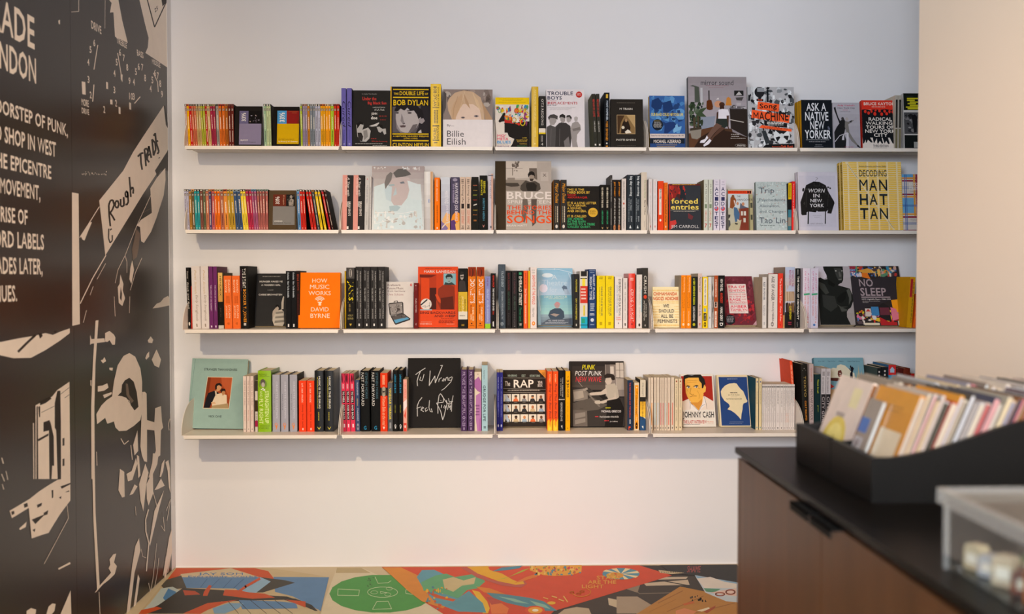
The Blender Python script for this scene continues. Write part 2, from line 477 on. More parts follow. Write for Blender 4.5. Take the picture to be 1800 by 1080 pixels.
U.line(3, '716,870 722,995'); U.line(3, '815,870 812,975'); U.poly('855,440 880,470 872,560 860,620 835,640 828,570 845,500', MID)
U.poly('960,945 985,915 1010,905 1030,880 1058,865 1072,890 1072,925 1000,940')
for i in range(26):
    random.seed(i); x = 490 + random.random() * 180; y = 75 + random.random() * 22; U.poly('%f,%f %f,%f %f,%f' % (x, y, x + 6, y + 2, x + 2, y + 7))
U.fr(0, 560, 3.858)
U.poly('-300,175 0,160 120,135 230,118 262,108 300,100 350,112 400,90 465,68 465,100 400,150 300,215 200,268 80,270 0,252 -300,200')
U.line(16, '112,228 170,170 232,112', BLK); U.poly('250,100 262,138 280,120 275,100', BLK); U.poly('355,85 365,108 378,84', BLK)
U.poly('640,15 660,12 640,300 632,600 635,1090 612,1090 610,600 622,300'); U.poly('603,110 612,140 700,135 705,160 612,172 603,180')
U.poly('705,100 735,85 765,110 775,130 772,178 755,180 735,148 722,160 705,158'); U.poly('605,420 612,420 612,460 605,455')
for p in ('995,150 1015,122 1033,145 1025,168 1000,165', '1022,280 1040,240 1055,210 1072,250 1085,280 1072,335 1040,320', '978,270 990,240 1005,225 1005,260 985,280',
          '675,285 690,280 700,262 712,290 690,305', '733,335 758,335 755,355 735,350', '655,460 690,455 720,440 728,470 700,490 655,498', '690,520 750,500 750,515 700,542'):
    U.poly(p)
U.poly('752,530 765,430 790,320 830,255 870,235 910,260 945,340 957,430 955,640 945,690 900,730 850,762 800,765 775,740 765,700 720,715 705,675 650,718 645,650 680,590 715,555')
U.poly('790,525 815,500 820,450 840,420 870,403 900,430 920,500 932,600 905,625 880,590 850,540 820,528', BLK)
U.poly('845,440 860,445 870,520 900,560 885,575 850,520', MID); U.line(4, '835,540 870,560 880,600')
U.poly('958,500 975,498 987,510 990,690 1040,705 1045,610 1085,595 1092,700 1100,740 1085,760 1080,930 1065,940 1050,900 1040,760 990,755 990,975 970,970 955,930 945,870')
U.poly('1075,870 1060,990 1020,1080 1000,1080 1030,960 1055,880'); U.line(5, '1140,760 1135,720 1145,680 1153,700 1150,765')
U.line(6, '812,815 835,855 865,830'); U.line(5, '880,860 890,960'); U.poly('925,760 930,900 905,930 895,860'); U.line(4, '647,905 650,1000')
U.poly('232,590 345,530 378,488 462,430 468,1090 232,1090'); U.line(6, '217,710 220,1090')
for p in ('238,600 247,595 250,1090 238,1090', '362,575 380,492 400,490 404,700 405,1090 382,1090 372,760 362,740', '285,705 328,690 325,760 285,770', '415,815 428,810 428,862 415,865',
          '415,955 428,950 428,1000 415,1003', '322,705 332,700 355,800 358,1000 345,1000 340,1090 326,1090', '250,600 263,596 263,670 256,670', '248,820 320,780 320,795 250,835',
          '262,565 300,545 330,530 340,545 300,575 262,590'):
    U.poly(p, BLK)
U.line(3, '270,640 360,595', BLK); U.line(3, '395,520 460,470', BLK); U.line(3, '430,540 460,518', BLK)
U.fr(0, 800, 3.858)
for p in ('615,-10 632,-10 640,400 668,890 650,920 625,450', '635,935 670,885 745,800 728,770 740,745 735,710 760,675 780,670 765,730 785,755 770,810 735,845 690,880 640,935',
          '805,95 835,115 838,285 820,290 795,240', '870,275 905,200 925,215 895,265', '850,130 885,110 915,20 925,60 890,170 860,180', '935,200 978,60 1000,120 985,200 965,385 945,310',
          '985,200 1030,110 1032,260 1000,345 988,300', '1030,-10 1065,-10 1050,90 1020,110', '1040,240 1085,160 1110,210 1060,235', '1075,150 1090,60 1110,30 1100,110 1085,150',
          '1115,50 1135,35 1145,90 1150,260 1138,220 1130,110', '1005,600 1040,380 1105,240 1070,370 1010,620', '935,565 945,650 905,800 870,1090 850,1075 890,740 910,620',
          '928,810 940,840 905,1090 890,1090', '1165,480 1168,600 1110,870 1105,780 1140,560', '920,0 935,10 945,140 930,160',
          '55,380 190,300 260,245 330,200 380,170 468,150 468,310 430,360 400,400 350,480 320,530 270,545 205,568 195,470 185,360 120,400 70,430', '120,500 170,455 165,490 125,510',
          '385,770 465,728 470,740 390,780', '170,1060 200,1040 235,1050 230,1095 170,1095', '300,1095 320,1030 345,1008 368,1012 360,1060 330,1095', '395,1095 440,990 470,920 475,1095'):
    U.poly(p)
for p in ('150,335 175,325 180,350 155,360', '240,340 275,325 272,345 245,360', '340,240 352,238 352,290 342,295', '400,215 468,190 468,200 410,230', '390,290 408,280 404,300', '285,395 318,375 312,405 290,412',
          '210,510 230,500 225,525', '430,255 460,240 460,250', '65,385 85,380 88,400 70,410', '205,440 300,400 230,470'):
    U.poly(p, BLK)
U.line(3, '290,740 370,590 455,430 445,340'); U.line(8, '1000,370 980,440 982,520 1002,600 985,790'); U.line(3, '1055,600 1045,700 1030,840 1010,940')
U.line(3, '950,640 960,690 985,700'); U.line(3, '1070,700 1060,800 1040,900'); U.line(3, '1120,380 1150,300 1125,450'); U.line(3, '1085,480 1110,520 1100,420'); U.line(4, '1030,250 1060,360')
U.line(3, '910,350 915,410'); U.line(4, '663,930 670,1090'); U.line(5, '0,130 20,180'); U.line(4, '30,110 42,170'); U.line(4, '5,200 15,235'); U.line(6, '1,20 12,60')
U.line(5, '1100,820 1120,690'); U.line(5, '1130,800 1160,640'); U.line(3, '1000,870 1020,960')
U.mb.build('illustration', M_MPRINT, mural, recalc=False)

# ---------------------------------------------------------------- posters laid over the floor
FS = 3.2727
class Floor(Mural):
    pass
def floor_poster(label, outline, origin, draw, lift, colr):
    """outline in picture points of the crop; a vinyl sheet lying on the floor"""
    ox, oy = origin
    pts = [hit_z(ox + x / FS, oy + y / FS, 0.0) for x, y in outline]
    cx = sum(p.x for p in pts) / len(pts); cy = sum(p.y for p in pts) / len(pts)
    root = thing('floor_poster', label, 'poster', (cx, cy, lift), group='posters covering the floor')
    m = MB(); m.prism([(p.x - cx, p.y - cy) for p in pts], 'z', 0, .0006, hexc(colr)); m.build('sheet', M_SHEET, root)
    class C2(Canvas):
        def put(s, pts_, faces, col):
            b = len(s.mb.v)
            for x, y in pts_:
                p = hit_z(ox + x / FS, oy + y / FS, 0.0)
                s.mb.v.append((p.x - cx, p.y - cy, .0007 + s.n * .00002))
            for f in faces: s.mb.face([b + i for i in f], col)
    c = C2((0, 0, 1, 1), None)
    c.run(draw); c.build('print', M_SHEET, root)
    return root
A = (230, 970); Bx = (760, 970)
floor_poster('poster with orange frame and blue ground, dark car-like shapes, at the mural corner',
    [(258, 92), (770, 95), (930, 115), (1140, 148), (1085, 360), (1040, 480), (-40, 480), (45, 360)], A,
    """P c8501f 262,97 575,98 300,130 170,205 212,160
P cdbb98 575,100 740,110 795,148 300,160 285,132
P c8501f 575,98 710,97 790,115 825,160 740,150
P 5c86b4 290,150 745,150 690,180 640,240 600,215 320,212
P 5c86b4 820,148 1140,150 1092,345 1010,300 930,260 830,235
B 388 124 645 141 4a78ae JAY SOM
B 330 141 725 153 4a78ae Everybody Works
P 4a4438 205,165 290,140 320,212 200,225 175,200
P 3e3a33 745,150 890,168 945,182 760,238 640,240 700,185
P 8fb4d0 745,150 805,175 720,240 620,240 690,180
P b9c4c0 175,215 240,205 285,228 200,300 130,330 60,350 110,300
P 4a80b0 215,215 262,235 210,300 185,270
P 35312b 300,212 530,225 640,245 900,262 1010,300 1005,320 880,280 520,290 400,360 60,360 160,310 260,240
P c8501f 540,222 620,225 680,238 770,245 830,268 700,275 530,255
P c8501f 420,235 450,195 465,200 440,258 415,258
P b84a28 300,225 370,230 400,250 310,255
P c8501f 300,360 440,300 620,280 540,300 440,340 400,362
P c8501f 60,340 150,320 180,330 90,362 45,362
P 5c86b4 620,282 850,290 950,300 960,330 640,335
P 7ba4c6 470,330 560,300 650,300 620,330 540,360 480,360
P c5b593 640,335 1080,335 1070,365 560,365
P 2c2924 855,262 950,275 1040,310 1075,345 1060,345 980,310
P c8501f 890,280 1005,290 1005,325
L 2c2924 3 560,290 620,360
L 2c2924 3 620,285 690,360
L 2c2924 3 690,285 780,360
L 2c2924 3 760,285 860,360
L 2c2924 3 830,285 930,360
L 34557c 2 440,160 400,210
L 34557c 2 510,160 460,210
L 34557c 2 580,160 530,215
L 34557c 2 650,160 590,215
L c8501f 14 620,235 660,205 740,160""", .0006, 'c6b28c')
floor_poster('white sheet with a green oval sports court drawn in thin lines',
    [(1185, 94), (1325, 94), (1790, 300), (1800, 330), (1780, 480), (1060, 480), (1110, 300)], A,
    """P b9a67e 1185,95 1325,95 1380,125 1178,125
E 1440 245 298 110 4a9a48
O 1448 236 87 30 3 c8d8b0
O 1400 237 20 9 2 c8d8b0
O 1487 215 18 9 2 c8d8b0
O 1478 249 18 9 2 c8d8b0
L c8d8b0 3 1192,218 1315,224 1310,256 1190,254 1192,218
L c8d8b0 3 1582,222 1640,240 1640,252 1582,243 1582,222
L c8d8b0 3 1405,148 1422,185 1480,182 1497,170
L c8d8b0 3 1390,335 1415,290 1480,288 1500,332 1390,335
L c8d8b0 2 1435,232 1475,238 1437,244 1435,232
K 1350 150 1400 205 5 14 2 5 2c3a28""", .0004, 'd9ccb0')
floor_poster('red psychedelic poster with a teal wave figure and looping yellow shapes',
    [(-290, 92), (140, 92), (1190, 82), (1378, 140), (1060, 236), (700, 345), (560, 480), (250, 480), (-50, 290), (-130, 230)], Bx,
    """P d24824 -290,94 1190,84 1378,140 700,345 400,300 -60,180
P d98a2c -285,95 -180,95 -20,170 30,240 100,300 60,330 -60,290 -140,230
P 5c9cb0 -90,150 -60,110 10,108 60,130 110,200 200,300 290,350 150,350 20,300 -50,220
P c9b070 -40,170 20,160 60,190 40,205 -20,200
P 5fa878 -65,180 20,140 80,130 130,150 250,130 305,175 260,215 200,225 150,275 60,245 -50,230
P c9b88a 60,165 120,150 180,170 250,150 240,190 170,200 120,235 70,215
P d05a20 -50,225 60,262 180,290 195,255 205,275 260,310 160,300 20,270
P e8b520 228,225 270,235 315,290 330,330 320,360 290,360 280,310
P 5a98a8 210,230 290,300 310,355 180,350 90,310
P e07838 330,300 380,290 440,330 430,362 340,362
P b84838 310,265 370,270 400,300 340,310
P 4f8a9a 310,240 420,250 560,270 640,290 720,345 640,345 520,320 430,300 350,270
P 88b8a8 380,262 470,275 560,305 480,295
P 88b8a8 560,285 650,310 680,335 600,315
P d88020 250,205 330,215 420,248 300,240
E 590 342 58 26 d8502c
E 592 342 42 19 e8a028
E 592 342 18 8 f0e8d0
E 685 300 24 9 e0b028
P b8584c 160,95 200,95 330,165 480,190 530,170 545,190 510,212 400,200 260,155
P e0a818 200,92 320,88 330,110 400,130 460,165 500,180 520,170 530,190 480,195 380,175 260,130
P 4888a0 345,118 400,95 460,90 520,84 500,100 420,112
P a8b838 370,165 440,150 520,110 560,100 480,140 520,120 420,158
P d87828 470,185 540,150 620,125 600,150 520,175
P e0a030 560,88 860,82 858,120 800,140 700,145 640,140 560,112
K 560 86 855 142 9 60 5 13 d05828,e8c060,4888a0,c84040,6a8a48
E 1085 132 108 33 5090a8
P e8d8a8 1085,132 980,118 1000,108
P e8d8a8 1085,132 1030,104 1060,100
P e8d8a8 1085,132 1110,100 1140,104
P e8d8a8 1085,132 1180,115 1190,128
P e8d8a8 1085,132 1185,145 1170,156
P e8d8a8 1085,132 1130,163 1105,165
E 1050 142 50 18 d89830
K 1005 128 1085 160 3 14 5 9 a8b838,d05828,e8c060
B 945 144 1078 166 e0a040 STARS
B 895 170 1058 191 e0a040 ARE THE
B 860 195 985 216 e0a040 LIGHT
L e0902c 4 890,218 912,232 905,252 870,264 830,262 808,248
O 862 234 13 5 3 e0902c
O 842 247 13 5 3 e0902c
O 803 240 12 6 3 e0902c
L e0b860 6 688,262 715,270
L e0b860 6 728,280 755,290
L e0b860 6 755,262 778,295
L e0b860 5 640,270 665,278
K -40 200 90 340 8 26 4 12 d05828,e8b520,4f8a9a""", .0012, 'cf4724')
floor_poster('black and white photo poster showing pale shapes on dark ground',
    [(1190, 82), (1310, 82), (1750, 180), (1790, 480), (420, 480), (700, 345), (1378, 140)], Bx,
    """P 3a3027 700,345 1370,142 1560,150 1600,230 1180,360 600,362
P b9a68c 830,322 900,330 915,365 720,365 760,335
P c9b89c 1010,270 1060,280 1075,330 1015,310
P a99680 1060,262 1180,262 1260,310 1180,360 1060,360
P cbb9a0 1215,185 1470,165 1480,195 1230,200
P cbb9a0 1290,150 1470,148 1460,160 1300,165
P 8d7c68 1140,150 1200,180 1180,240 1120,220
L 8f7f6c 3 1160,210 1190,245 1390,240
L 1c1612 5 1290,165 1480,200""", .0008, '2e2620')
floor_poster('black poster with small red lettering beside the cabinet foot',
    [(1310, 82), (1750, 78), (1800, 120), (1800, 200), (1510, 140), (1378, 130)], Bx,
    """P c8b48c 1300,110 1450,126 1378,134 1310,126
T 1318 116 1440 126 2a2420 notion
I 1465 86 1545 124 b04848 SHAME""", .0016, '262220')
floor_poster('pale blue poster with pink and green curved shapes by the cabinet',
    [(1510, 140), (1800, 190), (1800, 300), (1690, 290), (1570, 240)], Bx,
    """P 8ab0cc 1512,142 1750,182 1750,212 1560,200
P e6dcd0 1520,160 1600,150 1680,178 1750,190 1750,215 1565,215
P 5a9a78 1560,215 1660,220 1620,240 1575,235
P e8c8b8 1600,240 1750,215 1750,262 1680,255
O 1715 238 26 13 7 d8745c
O 1655 250 26 9 6 d8745c""", .0020, 'c8d4dc')
floor_poster('light wood coloured poster with dark burn marks and orange figures',
    [(1425, 205), (1750, 270), (1790, 480), (900, 480), (1180, 360)], Bx,
    """L 9a6224 5 1300,300 1440,230
L 9a6224 4 1350,350 1560,260
L 9a6224 4 1500,360 1740,300
L a8702c 4 1250,350 1400,280
P c8642c 1440,305 1500,290 1510,300 1450,315
P d88858 1400,345 1450,330 1520,350 1500,365 1400,365
P e8d8b8 1520,345 1590,325 1600,335 1550,350
P a84820 1560,350 1630,315 1625,330 1580,360
K 1475 255 1550 290 4 12 5 9 241c14
K 1540 280 1580 295 6 5 4 6 241c14""", .0016, 'b98036')

# ---------------------------------------------------------------- shelves
ROWS = [  # lip bottom y at column 340, depth, bay boundaries (picture columns, front plane)
    dict(y=263.3, d=.20, b=[322.5, 598, 868, 1138.5, 1404, 1668], name='top shelf row', short='top row'),
    dict(y=410.8, d=.20, b=[323.5, 597.5, 870, 1140, 1401, 1668], name='second shelf row', short='second row'),
    dict(y=586.7, d=.25, b=[320, 599, 874.7, 1147, 1417.5, 1685], name='third shelf row', short='third row'),
    dict(y=773.0, d=.25, b=[318, 596.7, 870.5, 1143.3, 1412, 1680], name='bottom shelf row', short='bottom row')]
LIP = .015
BAY = ['first', 'second', 'third', 'fourth', 'fifth']
def bracket_profile(d):
    H = .125; pts = [(-.001, -.0025), (-d + .008, -.0025), (-d + .001, .003), (-d, .012)]
    for i in range(1, 11):
        t = i / 10 * math.pi / 2
        pts.append((-.035 - (d - .035) * (math.cos(t) ** .75), .012 + (H - .012) * (math.sin(t) ** 1.05)))
    pts.append((-.001, H))
    return pts
for ri, r in enumerate(ROWS):
    r['z'] = hit_y(340, r['y'], -r['d']).z + LIP          # upper face of the shelf
    r['x'] = [hit_y(c, r['y'], -r['d']).x for c in r['b']]
    for bi in range(5):
        x0, x1 = r['x'][bi] + .0015, r['x'][bi+1] - .0015
        lab = 'white metal wall shelf full of books, %s, %s bay from the left' % (r['short'], BAY[bi])
        root = thing('wall_shelf', lab, 'shelf', ((x0 + x1) / 2, 0, r['z']), group='white metal wall shelves')
        hw = (x1 - x0) / 2; d = r['d']
        m = MB()
        m.box(-hw + .002, hw - .002, -d + .003, -.001, -.0015, 0)
        m.build('shelf_board', M_SHELF, root)
        m = MB()   # folded front lip with chamfered lower corners
        q = .004 if ri < 2 else .0085
        m.prism([(-hw + q * .6, 0), (-hw + q, -.003), (-hw + q, -LIP + .005), (-hw + q + .004, -LIP), (hw - q - .004, -LIP), (hw - q, -LIP + .005), (hw - q, -.003), (hw - q * .6, 0)], 'y', -d, -d + .0028)
        m.box(-hw + q + .005, hw - q - .005, -d, -d + .014, -LIP, -LIP + .0015)
        m.build('front_lip', M_SHELF, root)
        for sgn in (-1, 1):
            m = MB(); xx = sgn * hw
            m.prism(bracket_profile(d), 'x', min(xx, xx - sgn * .002), max(xx, xx - sgn * .002))
            m.build('bracket', M_SHELF, root)
# ---------------------------------------------------------------- books
CROPS = {'1a': (310,140,6), '1b': (590,140,6), '1c': (860,140,6), '1d': (1120,130,6.4286), '1e': (1380,140,6.4286),
         '2a': (310,280,6), '2b': (590,280,6), '2c': (860,280,6), '2d': (1120,280,6.4286), '2e': (1360,280,6.4286),
         '3a': (310,455,6), '3b': (590,455,6), '3c': (860,455,6), '3d': (1120,455,6.4286), '3e': (1360,455,6.4286),
         '4a': (310,620,6), '4b': (590,620,6), '4c': (860,620,6), '4d': (1120,620,6.4286), '4e': (1360,620,6.4286)}
YFR = [-.165, -.165, -.185, -.165]            # spine plane of each row
BOOKS = []                                    # (row, x, root, look)
def outline(t, W, bulge, th, x0=0.0):
    """C-shaped section of a cover: spine at y=0 side, open at the back"""
    k = 6 if bulge > 0 else 1
    outer = [(x0 + t * i / k, -bulge * (1 - (2 * i / k - 1) ** 2)) for i in range(k + 1)]
    inner = [(x0 + th + (t - 2*th) * i / k, th - bulge * (1 - (2 * i / k - 1) ** 2)) for i in range(k + 1)]
    return outer + [(x0 + t, W), (x0 + t - th, W)] + inner[::-1] + [(x0 + th, W), (x0, W)], k
MCACHE = {}
def book_mesh(t, W, H, hard, cs, cl, cr, gloss):
    """upright book, spine towards -y, centred in x; returns cover and page block meshes"""
    key = (round(t, 4), round(W, 3), round(H, 4), hard, cs, cl, cr, gloss)
    if key in MCACHE: return MCACHE[key]
    bulge = min(.0022, t * .09) if hard else 0
    th = .0022 if hard else .0006
    if t < .012: th = min(th, t * .12)
    pts, k = outline(t, W, bulge, th, -t / 2)
    n = len(pts); cols = [hexc(cs)] * n
    for i in range(k, k + 3): cols[i] = hexc(cr)          # right board
    cols[-1] = hexc(cl); cols[-2] = hexc(cl)
    m = MB(); m.prism(pts, 'z', 0, H, cols)
    cov = m.build('cover', M_GLOSSC if gloss else M_COVER); me1 = cov.data; bpy.data.objects.remove(cov)
    g = .003 if hard else .0
    m = MB(); m.box(-t/2 + th, t/2 - th, th, W - g - .0008, g, H - g - .0003)
    pb = m.build('page_block', M_PAGES); me2 = pb.data; bpy.data.objects.remove(pb)
    MCACHE[key] = (me1, me2, bulge)
    return MCACHE[key]
PCACHE = {}
def spine(row, crop, x0, x1, yt, col, look, prog='', hard=0, lean=0, side=None, W=None, gloss=0, setb=0.0, lift=0, back=None, name=None):
    ox, oy, s = CROPS[crop]; r = ROWS[row - 1]
    yf = YFR[row - 1] + setb
    yc = (r['y'] - 8)
    bx0 = hit_y(ox + x0 / s, yc, yf).x; bx1 = hit_y(ox + x1 / s, yc, yf).x
    t = bx1 - bx0 - .0004; z = r['z']
    zt = hit_y(ox + (x0 + x1) / 2 / s, oy + yt / s, yf).z
    ln = lean / s * (CAM - Vector((0, yf, CAM.z))).length / FPX
    vis = zt - z
    if ln:
        th = math.atan2(ln, vis); H = (vis - t * abs(math.sin(th))) / math.cos(th); t = t * math.cos(th)
    else: th = 0; H = vis
    W = W or min(H * (.66 if not hard else .67), -yf - .004)
    W = min(W, -yf - .003)
    root = thing(name or ('hardcover_book' if hard else 'paperback_book'), look, 'book', ((bx0 + bx1) / 2, yf, z + t / 2 * abs(math.sin(th)) + .0002), (0, th, 0))
    me1, me2, bulge = book_mesh(t, W, H, hard, col, side or col, back or side or col, gloss)
    link('cover', me1, root); link('page_block', me2, root)
    if prog:
        key = (round(t, 4), round(H, 4), prog)
        if key in PCACHE: link('spine_print', PCACHE[key], root)
        else:
            mp = lambda u, v, d: (-t/2 + u * t, -bulge * (1 - (2*u - 1) ** 2) - d, v * H)
            c = Canvas((0, 0, 100, 100), mp); c.split = bulge > 0
            c.run(prog); o = c.build('spine_print', M_GLOSSP if gloss else M_PRINT, root)
            if o: PCACHE[key] = o.data
    BOOKS.append((row, root.location.x, root, look)); return root
def face(row, crop, x0, yt, x1, yb, col, look, prog='', t=.018, n=1, spinecol=None, hard=0, gloss=0, yfoot=None, lean=None, round_=0, roll=0, top=None, sp=''):
    """book standing cover-out, leaning back on the wall; n copies one behind the other"""
    ox, oy, s = CROPS[crop]; r = ROWS[row - 1]; z = r['z']
    yfoot = yfoot or {1: .158, 2: .158, 3: .115, 4: .105}[row]
    yfoot = max(yfoot, t * n + .03)
    bx0 = hit_y(ox + x0 / s, r['y'] - 20, -yfoot * .8).x; bx1 = hit_y(ox + x1 / s, r['y'] - 20, -yfoot * .8).x
    Wd = bx1 - bx0
    Hr = hit_y(ox + x0 / s, oy + yt / s, -yfoot).z - z
    ytop = -(t * n + .012) if yfoot < .14 else -(yfoot - Hr * .10)
    p = hit_y(ox + (x0 + x1) / 2 / s, oy + yt / s, ytop)
    dy = yfoot + ytop; dz = p.z - z; dz -= t * dy / math.hypot(dy, dz)
    H = math.hypot(dy, dz); ang = math.atan2(dy, dz)
    for k in range(n):
        off = k * (t + .0004)
        root = thing('hardcover_book' if hard else 'paperback_book', look if k == 0 else 'BACK ' + look, 'book',
                     (bx0 + (0 if k == 0 else -.0015 * k), -yfoot + off / math.cos(ang), z + .0003 + t * math.sin(ang)), (-ang, R_(roll), 0))
        # section: spine on the left edge (x=0)
        g = .003 if hard else .0002; th = .0022 if hard else .0006
        c1 = hexc(col); cs = hexc(spinecol or col)
        pts = [(0, t), (0, 0), (Wd, 0), (Wd, th), (th, th), (th, t - th), (Wd, t - th), (Wd, t)]
        cols = [cs] + [c1] * 7
        m = MB()
        if round_ and not hard:
            q = .010; fr = [(0, 0), (Wd, 0)] + [(Wd - q + q * math.cos(a), H - q + q * math.sin(a)) for a in (0, .4, .8, 1.2, 1.57)] + [(0, H)]
            m.prism(fr, 'y', 0, th, c1); m.prism(fr, 'y', t - th, t, c1); m.box(0, th, th, t - th, 0, H, cs)
        else: m.prism(pts, 'z', 0, H, cols)
        m.build('cover', M_GLOSSC if gloss else M_COVER, root)
        m = MB(); m.box(th, Wd - g - .0005, th, t - th, g, H - g - .0003 - (.006 if round_ else 0)); m.build('page_block', M_PAGES, root)
        if k == 0 and prog:
            c = Canvas((x0, yt, x1, yb), lambda u, v, d: (u * Wd, -d, v * H))
            c.run(prog); c.build('cover_print', M_GLOSSP if gloss else M_PRINT, root)
        if sp:
            c = Canvas((0, 0, 100, 100), lambda u, v, d: (-d, t * (1 - u), v * H))
            c.run(sp); c.build('spine_print', M_PRINT, root)
        BOOKS.append((row, bx0 + Wd / 2 + k * 1e-4, root, root['label']))
    return root
CN = {}
def ser(row, crop, tops, bots, yt, items, capdef='2a2420', H=None):
    """run of slim matching paperbacks"""
    for i, it in enumerate(items):
        col, nm, cap = (it.split(',') + [capdef])[:3]
        lum = sum(int(col[j:j+2], 16) for j in (0, 2, 4))
        lt = 'f4e8d4' if lum < 520 else '5a4a40'; dk = '2a2018'
        prog = ('R 0 0 100 5 %s;R 22 1 78 4 %s;R 18 10 82 16 %s;B 26 11 76 15.5 %s 33;RD 34 %d 68 58 %s 1;RD 34 62 68 88 %s 1;R 38 94 62 96 %s'
                % (cap, 'd8d0c0' if cap[0] in '1234' else '403830', '40302c' if lum > 300 else '1c1614', lt if lum <= 300 else 'e8dccc', 24 + (i * 5) % 9, lt, dk if lum > 260 else lt, lt))
        xb0, xb1 = bots[i], bots[i+1]
        spine(row, crop, xb0 + .5, xb1 - 1.2, yt, col, 'slim %s paperback of the matching series' % nm, prog, lean=tops[i] - xb0 if isinstance(tops, list) else 0,
              side='241c18', W=.121)
# ================================================================ top row
ser(1, '1a', [88,110,133,158,183,206,230,254,278,301,321,355,385,416,445,481,513,547,578,607],
    [105,128,153,180,204,228,250,276,297,320,342,376,405,430,461,492,523,555,583,612], 258,
    ['c09a90,dusty pink', 'f0ae00,yellow,d05020', 'c41a18,red,8a8a80', 'd06a48,salmon,8a8078', 'd06a48,salmon,a08878', 'c8a468,tan,2c4a44', 'c8a468,tan,2c4a44',
     'b4b434,olive yellow', 'b4b434,olive yellow', 'b81c1c,dark red,d8b090', 'cca66a,tan', 'a42444,crimson,a8a870', 'a83048,crimson,c8b080', '9c948c,grey,606058',
     'dc6c20,orange,b02c18', 'dc6c20,orange,b02c18', 'ac5c18,brown,c08050', '6c2820,maroon,803830', '6c2820,maroon,803830'])
face(1, '1a', 635, 283, 918, 697, '1f1a17', 'small black paperback cover with violet square panels and vertical numerals',
 """R 680 330 775 460 6a6488;R 775 330 912 460 120f0e;R 680 460 912 672 8a809c;QB 702 350 747 435 f4efe6 33⅓
K 785 370 900 450 3 14 4 12 9a90a0,584c58,c0a8a0,302830;B 697 620 775 635 f0e8e0 DUMMY;T 697 641 855 655 2c2830 by R. J. Wheaton""", t=.010)
ser(1, '1a', [920,948,975,1003], [928,955,983,1005], 258, ['9cbc98,pale green,405048', 'c0cc9c,pale lime,405048', 'c0cc9c,pale lime,405048'])
face(1, '1a', 1035, 287, 1308, 697, '17120f', 'small black paperback cover with bright yellow panel and blue numeral square',
 """R 1078 328 1175 460 4d97cc;R 1175 328 1306 460 8c1c18;R 1078 460 1306 665 d6a900;QB 1100 348 1155 442 f4efe6 33⅓
L b06030 3 1195,335 1290,335;L b06030 3 1230,350 1280,350;K 1270 370 1304 455 4 8 4 10 6a3020;B 1095 611 1258 627 9a7a10 ENTERTAINMENT!;T 1095 633 1295 650 f4efd6 by Kevin J. H. Dettmar""", t=.010)
ser(1, '1a', [1306,1332,1358,1382,1409,1437,1464,1492,1521,1548,1574,1601,1629,1662,1693,1722], [1314,1335,1362,1387,1413,1441,1469,1497,1525,1552,1577,1604,1631,1665,1693,1722], 258,
    ['b4c430,lime,204830', '94849c,mauve,c09078', '94849c,mauve,c09078', 'c47c1c,ochre,204830', '7c848c,grey,b8b8b8', '7c848c,grey,b8b8b8', 'b4b4c4,silver,303030', 'b4b4c4,silver,303030',
     'e8a010,amber,c86010', 'e8a010,amber,c86010', 'f8a010,golden,e8c8a0', 'f8a010,golden,e8c8a0', 'a4bc2c,lime green,404838', 'd43018,bright red,b02818', 'd43018,bright red,b02818'])
for a, b in ((62, 112), (120, 172)):
    spine(1, '1b', a, b, 91, '6a62ac', 'violet paperback with ornate black spine lettering', 'RI 20 22 88 66 1c1830 Cured;RD 35 70 70 88 4c4690 2;D 30 93 70 96 c8c4dc 2', side='18151c')
face(1, '1b', 178, 115, 583, 712, '282624', 'charcoal cover with red brush title and two pale performers below',
 """T 283 148 440 160 b8b4ac Los Angeles Times Bestseller;B 288 183 435 220 c83c34 Under the;B 345 232 541 272 c83c34 Big Black Sun;T 397 285 527 302 d8d4cc a personal history;T 415 308 520 328 d8d4cc of L.A. Punk
B 383 348 443 378 f0ece4 JOHN;B 380 386 446 420 f0ece4 doe;D 458 380 552 400 8a342c 1;D 472 420 540 436 8a342c 1;D 378 618 440 632 a83830 1;B 390 642 552 660 a83830 Billie Joe Armstrong;D 205 672 552 682 c8c4bc 1;D 392 692 552 702 c8c4bc 1
P b8b4b0 228,480 262,440 300,460 302,490 290,530 350,505 378,540 365,620 330,655 270,650 240,600 232,540
P 1c1a18 232,470 262,440 300,455 300,478 270,470 250,500 236,520;P 8a8682 300,540 340,530 350,600 310,640;P 302c2a 240,560 280,560 300,600 290,650 250,640
P c8c4c0 360,490 420,470 460,452 468,458 440,490 390,496;P b4b0ac 440,500 470,495 500,520 535,515 540,570 520,580 500,540 480,560 460,550;P 1a1816 462,470 500,478 505,510 475,505""")
